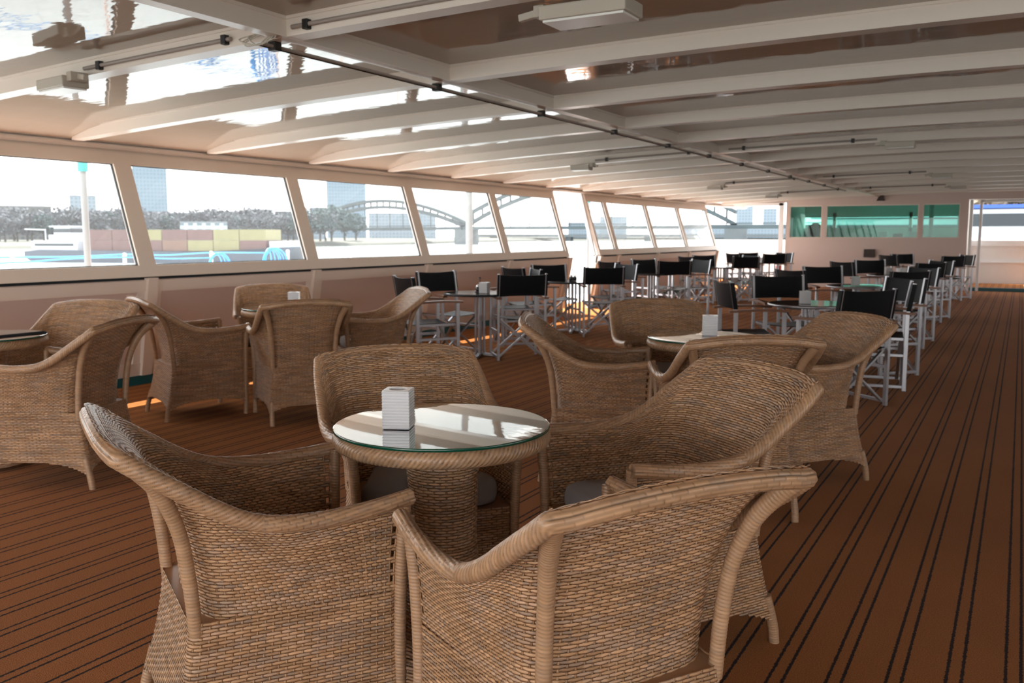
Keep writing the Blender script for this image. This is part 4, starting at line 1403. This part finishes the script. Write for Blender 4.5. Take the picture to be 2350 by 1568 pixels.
# container barge
p, q = pol(57.4, 252), pol(42.9, 212)
L_ = np.linalg.norm(q - p); ang = math.atan2((q - p)[1], (q - p)[0])
k = thing('container_barge', 'dark blue river barge with a white wheelhouse passing behind the blue hose', 'barge', (p[0], p[1], WZ), ang)
hull_m = plain('dark_blue_hull', (.032, .042, .062), rough=.5, noise=.15, nscale=.3)
ol = [(0, 1.2), (0, 2.6), (4, 3.0), (L_ - 7, 2.6), (L_ - 1.5, 3.6), (L_ + 1.2, 3.9), (L_ - 2.0, -.5), (3, -.5)]
MB().prism(ol, (0, -4.5, 0), (1, 0, 0), (0, 0, 1), (0, 9, 0)).build('hull', hull_m, k)
w = MB(); w.box((8, 0, 4.0), (13, 7.5, 2.2)); w.box((9.0, 0, 5.8), (6, 6, 1.6)); w.build('deckhouse', M['boatwhite'], k)
w = MB(); w.box((9.5, 0, 7.3), (4.6, 5.2, 2.2)); w.box((9.5, 0, 8.6), (6.4, 6.2, .3)); w.build('wheelhouse', M['boatwhite'], k)
w = MB(); w.box((9.5, 0, 7.6), (4.7, 5.3, .9)); w.box((8, 0, 4.2), (11, 7.6, .6)); w.build('windows', M['seal'], k)
w = MB(); w.box((L_ - 3.2, 0, 4.3), (5.0, 6.5, 1.6)); w.build('bow_deckhouse', M['boatwhite'], k)
w = MB(); w.tube([(2.5, 0, 3), (2.5, 0, 8.0)], .12, 8); w.tube([(2.5, 0, 7.8), (-3.5, 0, 8.0)], .1, 8); w.build('mast', M['boatwhite'], k)
cr = plain('red_container', (.105, .050, .045), rough=.6, noise=.15, nscale=.5); cyel = plain('yellow_container', (.185, .165, .075), rough=.6, noise=.12, nscale=.5); corr = plain('orange_container', (.135, .070, .048), rough=.6, noise=.15, nscale=.5)
CT = 'containers stacked on the barge'
dirv = np.array([math.cos(ang), math.sin(ang)]); nrm = np.array([-dirv[1], dirv[0]])
rows_ = [('upper', 5.35, ['r', 'r', 'y', 'r', 'r', 'y', 'y']), ('lower', 2.85, ['r', 'r', 'r', 'o', 'y', 'y', 'r'])]
x_start = 17.5
clen = (L_ - 6.3 - x_start) / 7
cn = {'r': 'red', 'y': 'yellow', 'o': 'orange'}
posn = ['next to the wheelhouse', 'second from the wheelhouse', 'third from the wheelhouse', 'in the middle of the row', 'third from the bow', 'second from the bow', 'next to the bow']
base_c = {}
for nm, z, cs in rows_:
    for j, c in enumerate(cs):
        if c not in base_c:
            mbx = MB().box((0, 0, 1.22), (clen - .18, 2.44 * 3, 2.44))
            for q_ in np.linspace(-clen / 2 + .3, clen / 2 - .3, 14): mbx.box((q_, 0, 1.22), (.12, 2.44 * 3 + .12, 2.2))
            o = mbx.build('container', {'r': cr, 'y': cyel, 'o': corr}[c]); base_c[c] = o
        else:
            o = base_c[c].copy(); COL.objects.link(o)
        xx = x_start + clen * (j + .5)
        pp = p[:2] + dirv * xx
        o.location = (pp[0], pp[1], WZ + z); o.rotation_euler = (0, 0, ang)
        tag(o, '%s container in the %s layer of the barge, %s' % (cn[c], nm, posn[j]), 'container', CT)

# small boats and quay beyond the far openings
boat_w = M['boatwhite']
def boat(az, r, lab, canopy, rot, sc=1.0, zc=WZ):
    p = pol(az, r)
    k = thing('moored_boat', lab, 'boat', (p[0], p[1], zc), rot, 'boats moored beyond the far end')
    k.scale = (sc, sc, sc)
    MB().prism([(-6, 0), (-6, 1.4), (5, 1.5), (7.5, 2.0), (5.5, 0)], (0, -1.7, 0), (1, 0, 0), (0, 0, 1), (0, 3.4, 0)).build('hull', boat_w, k)
    w = MB(); w.box((-1, 0, 2.2), (6, 2.8, 1.6)); w.build('cabin', boat_w, k)
    w = MB(); w.box((-1, 0, 2.4), (6.1, 2.9, .7)); w.build('windows', M['seal'], k)
    w = MB(); w.box((-1, 0, 3.15), (7, 3.2, .2)); w.build('canopy', canopy, k)
bl = plain('blue_canopy', (.03, .08, .35), rough=.6)
boat(18.6, 95, 'white boat with a turquoise canopy past the far side windows', M['tealpole'], 0.3, 1.3)
boat(2.0, 125, 'white boat with a blue canopy beyond the door opening', bl, 0.1, 1.9, -1.5)
boat(-0.9, 105, 'white boat under blue cover at the picture edge beyond the door', bl, -0.1, 1.8, -1.5)
boat(5.2, 120, 'white boat moored behind the green windows', boat_w, 0.2, 2.8)
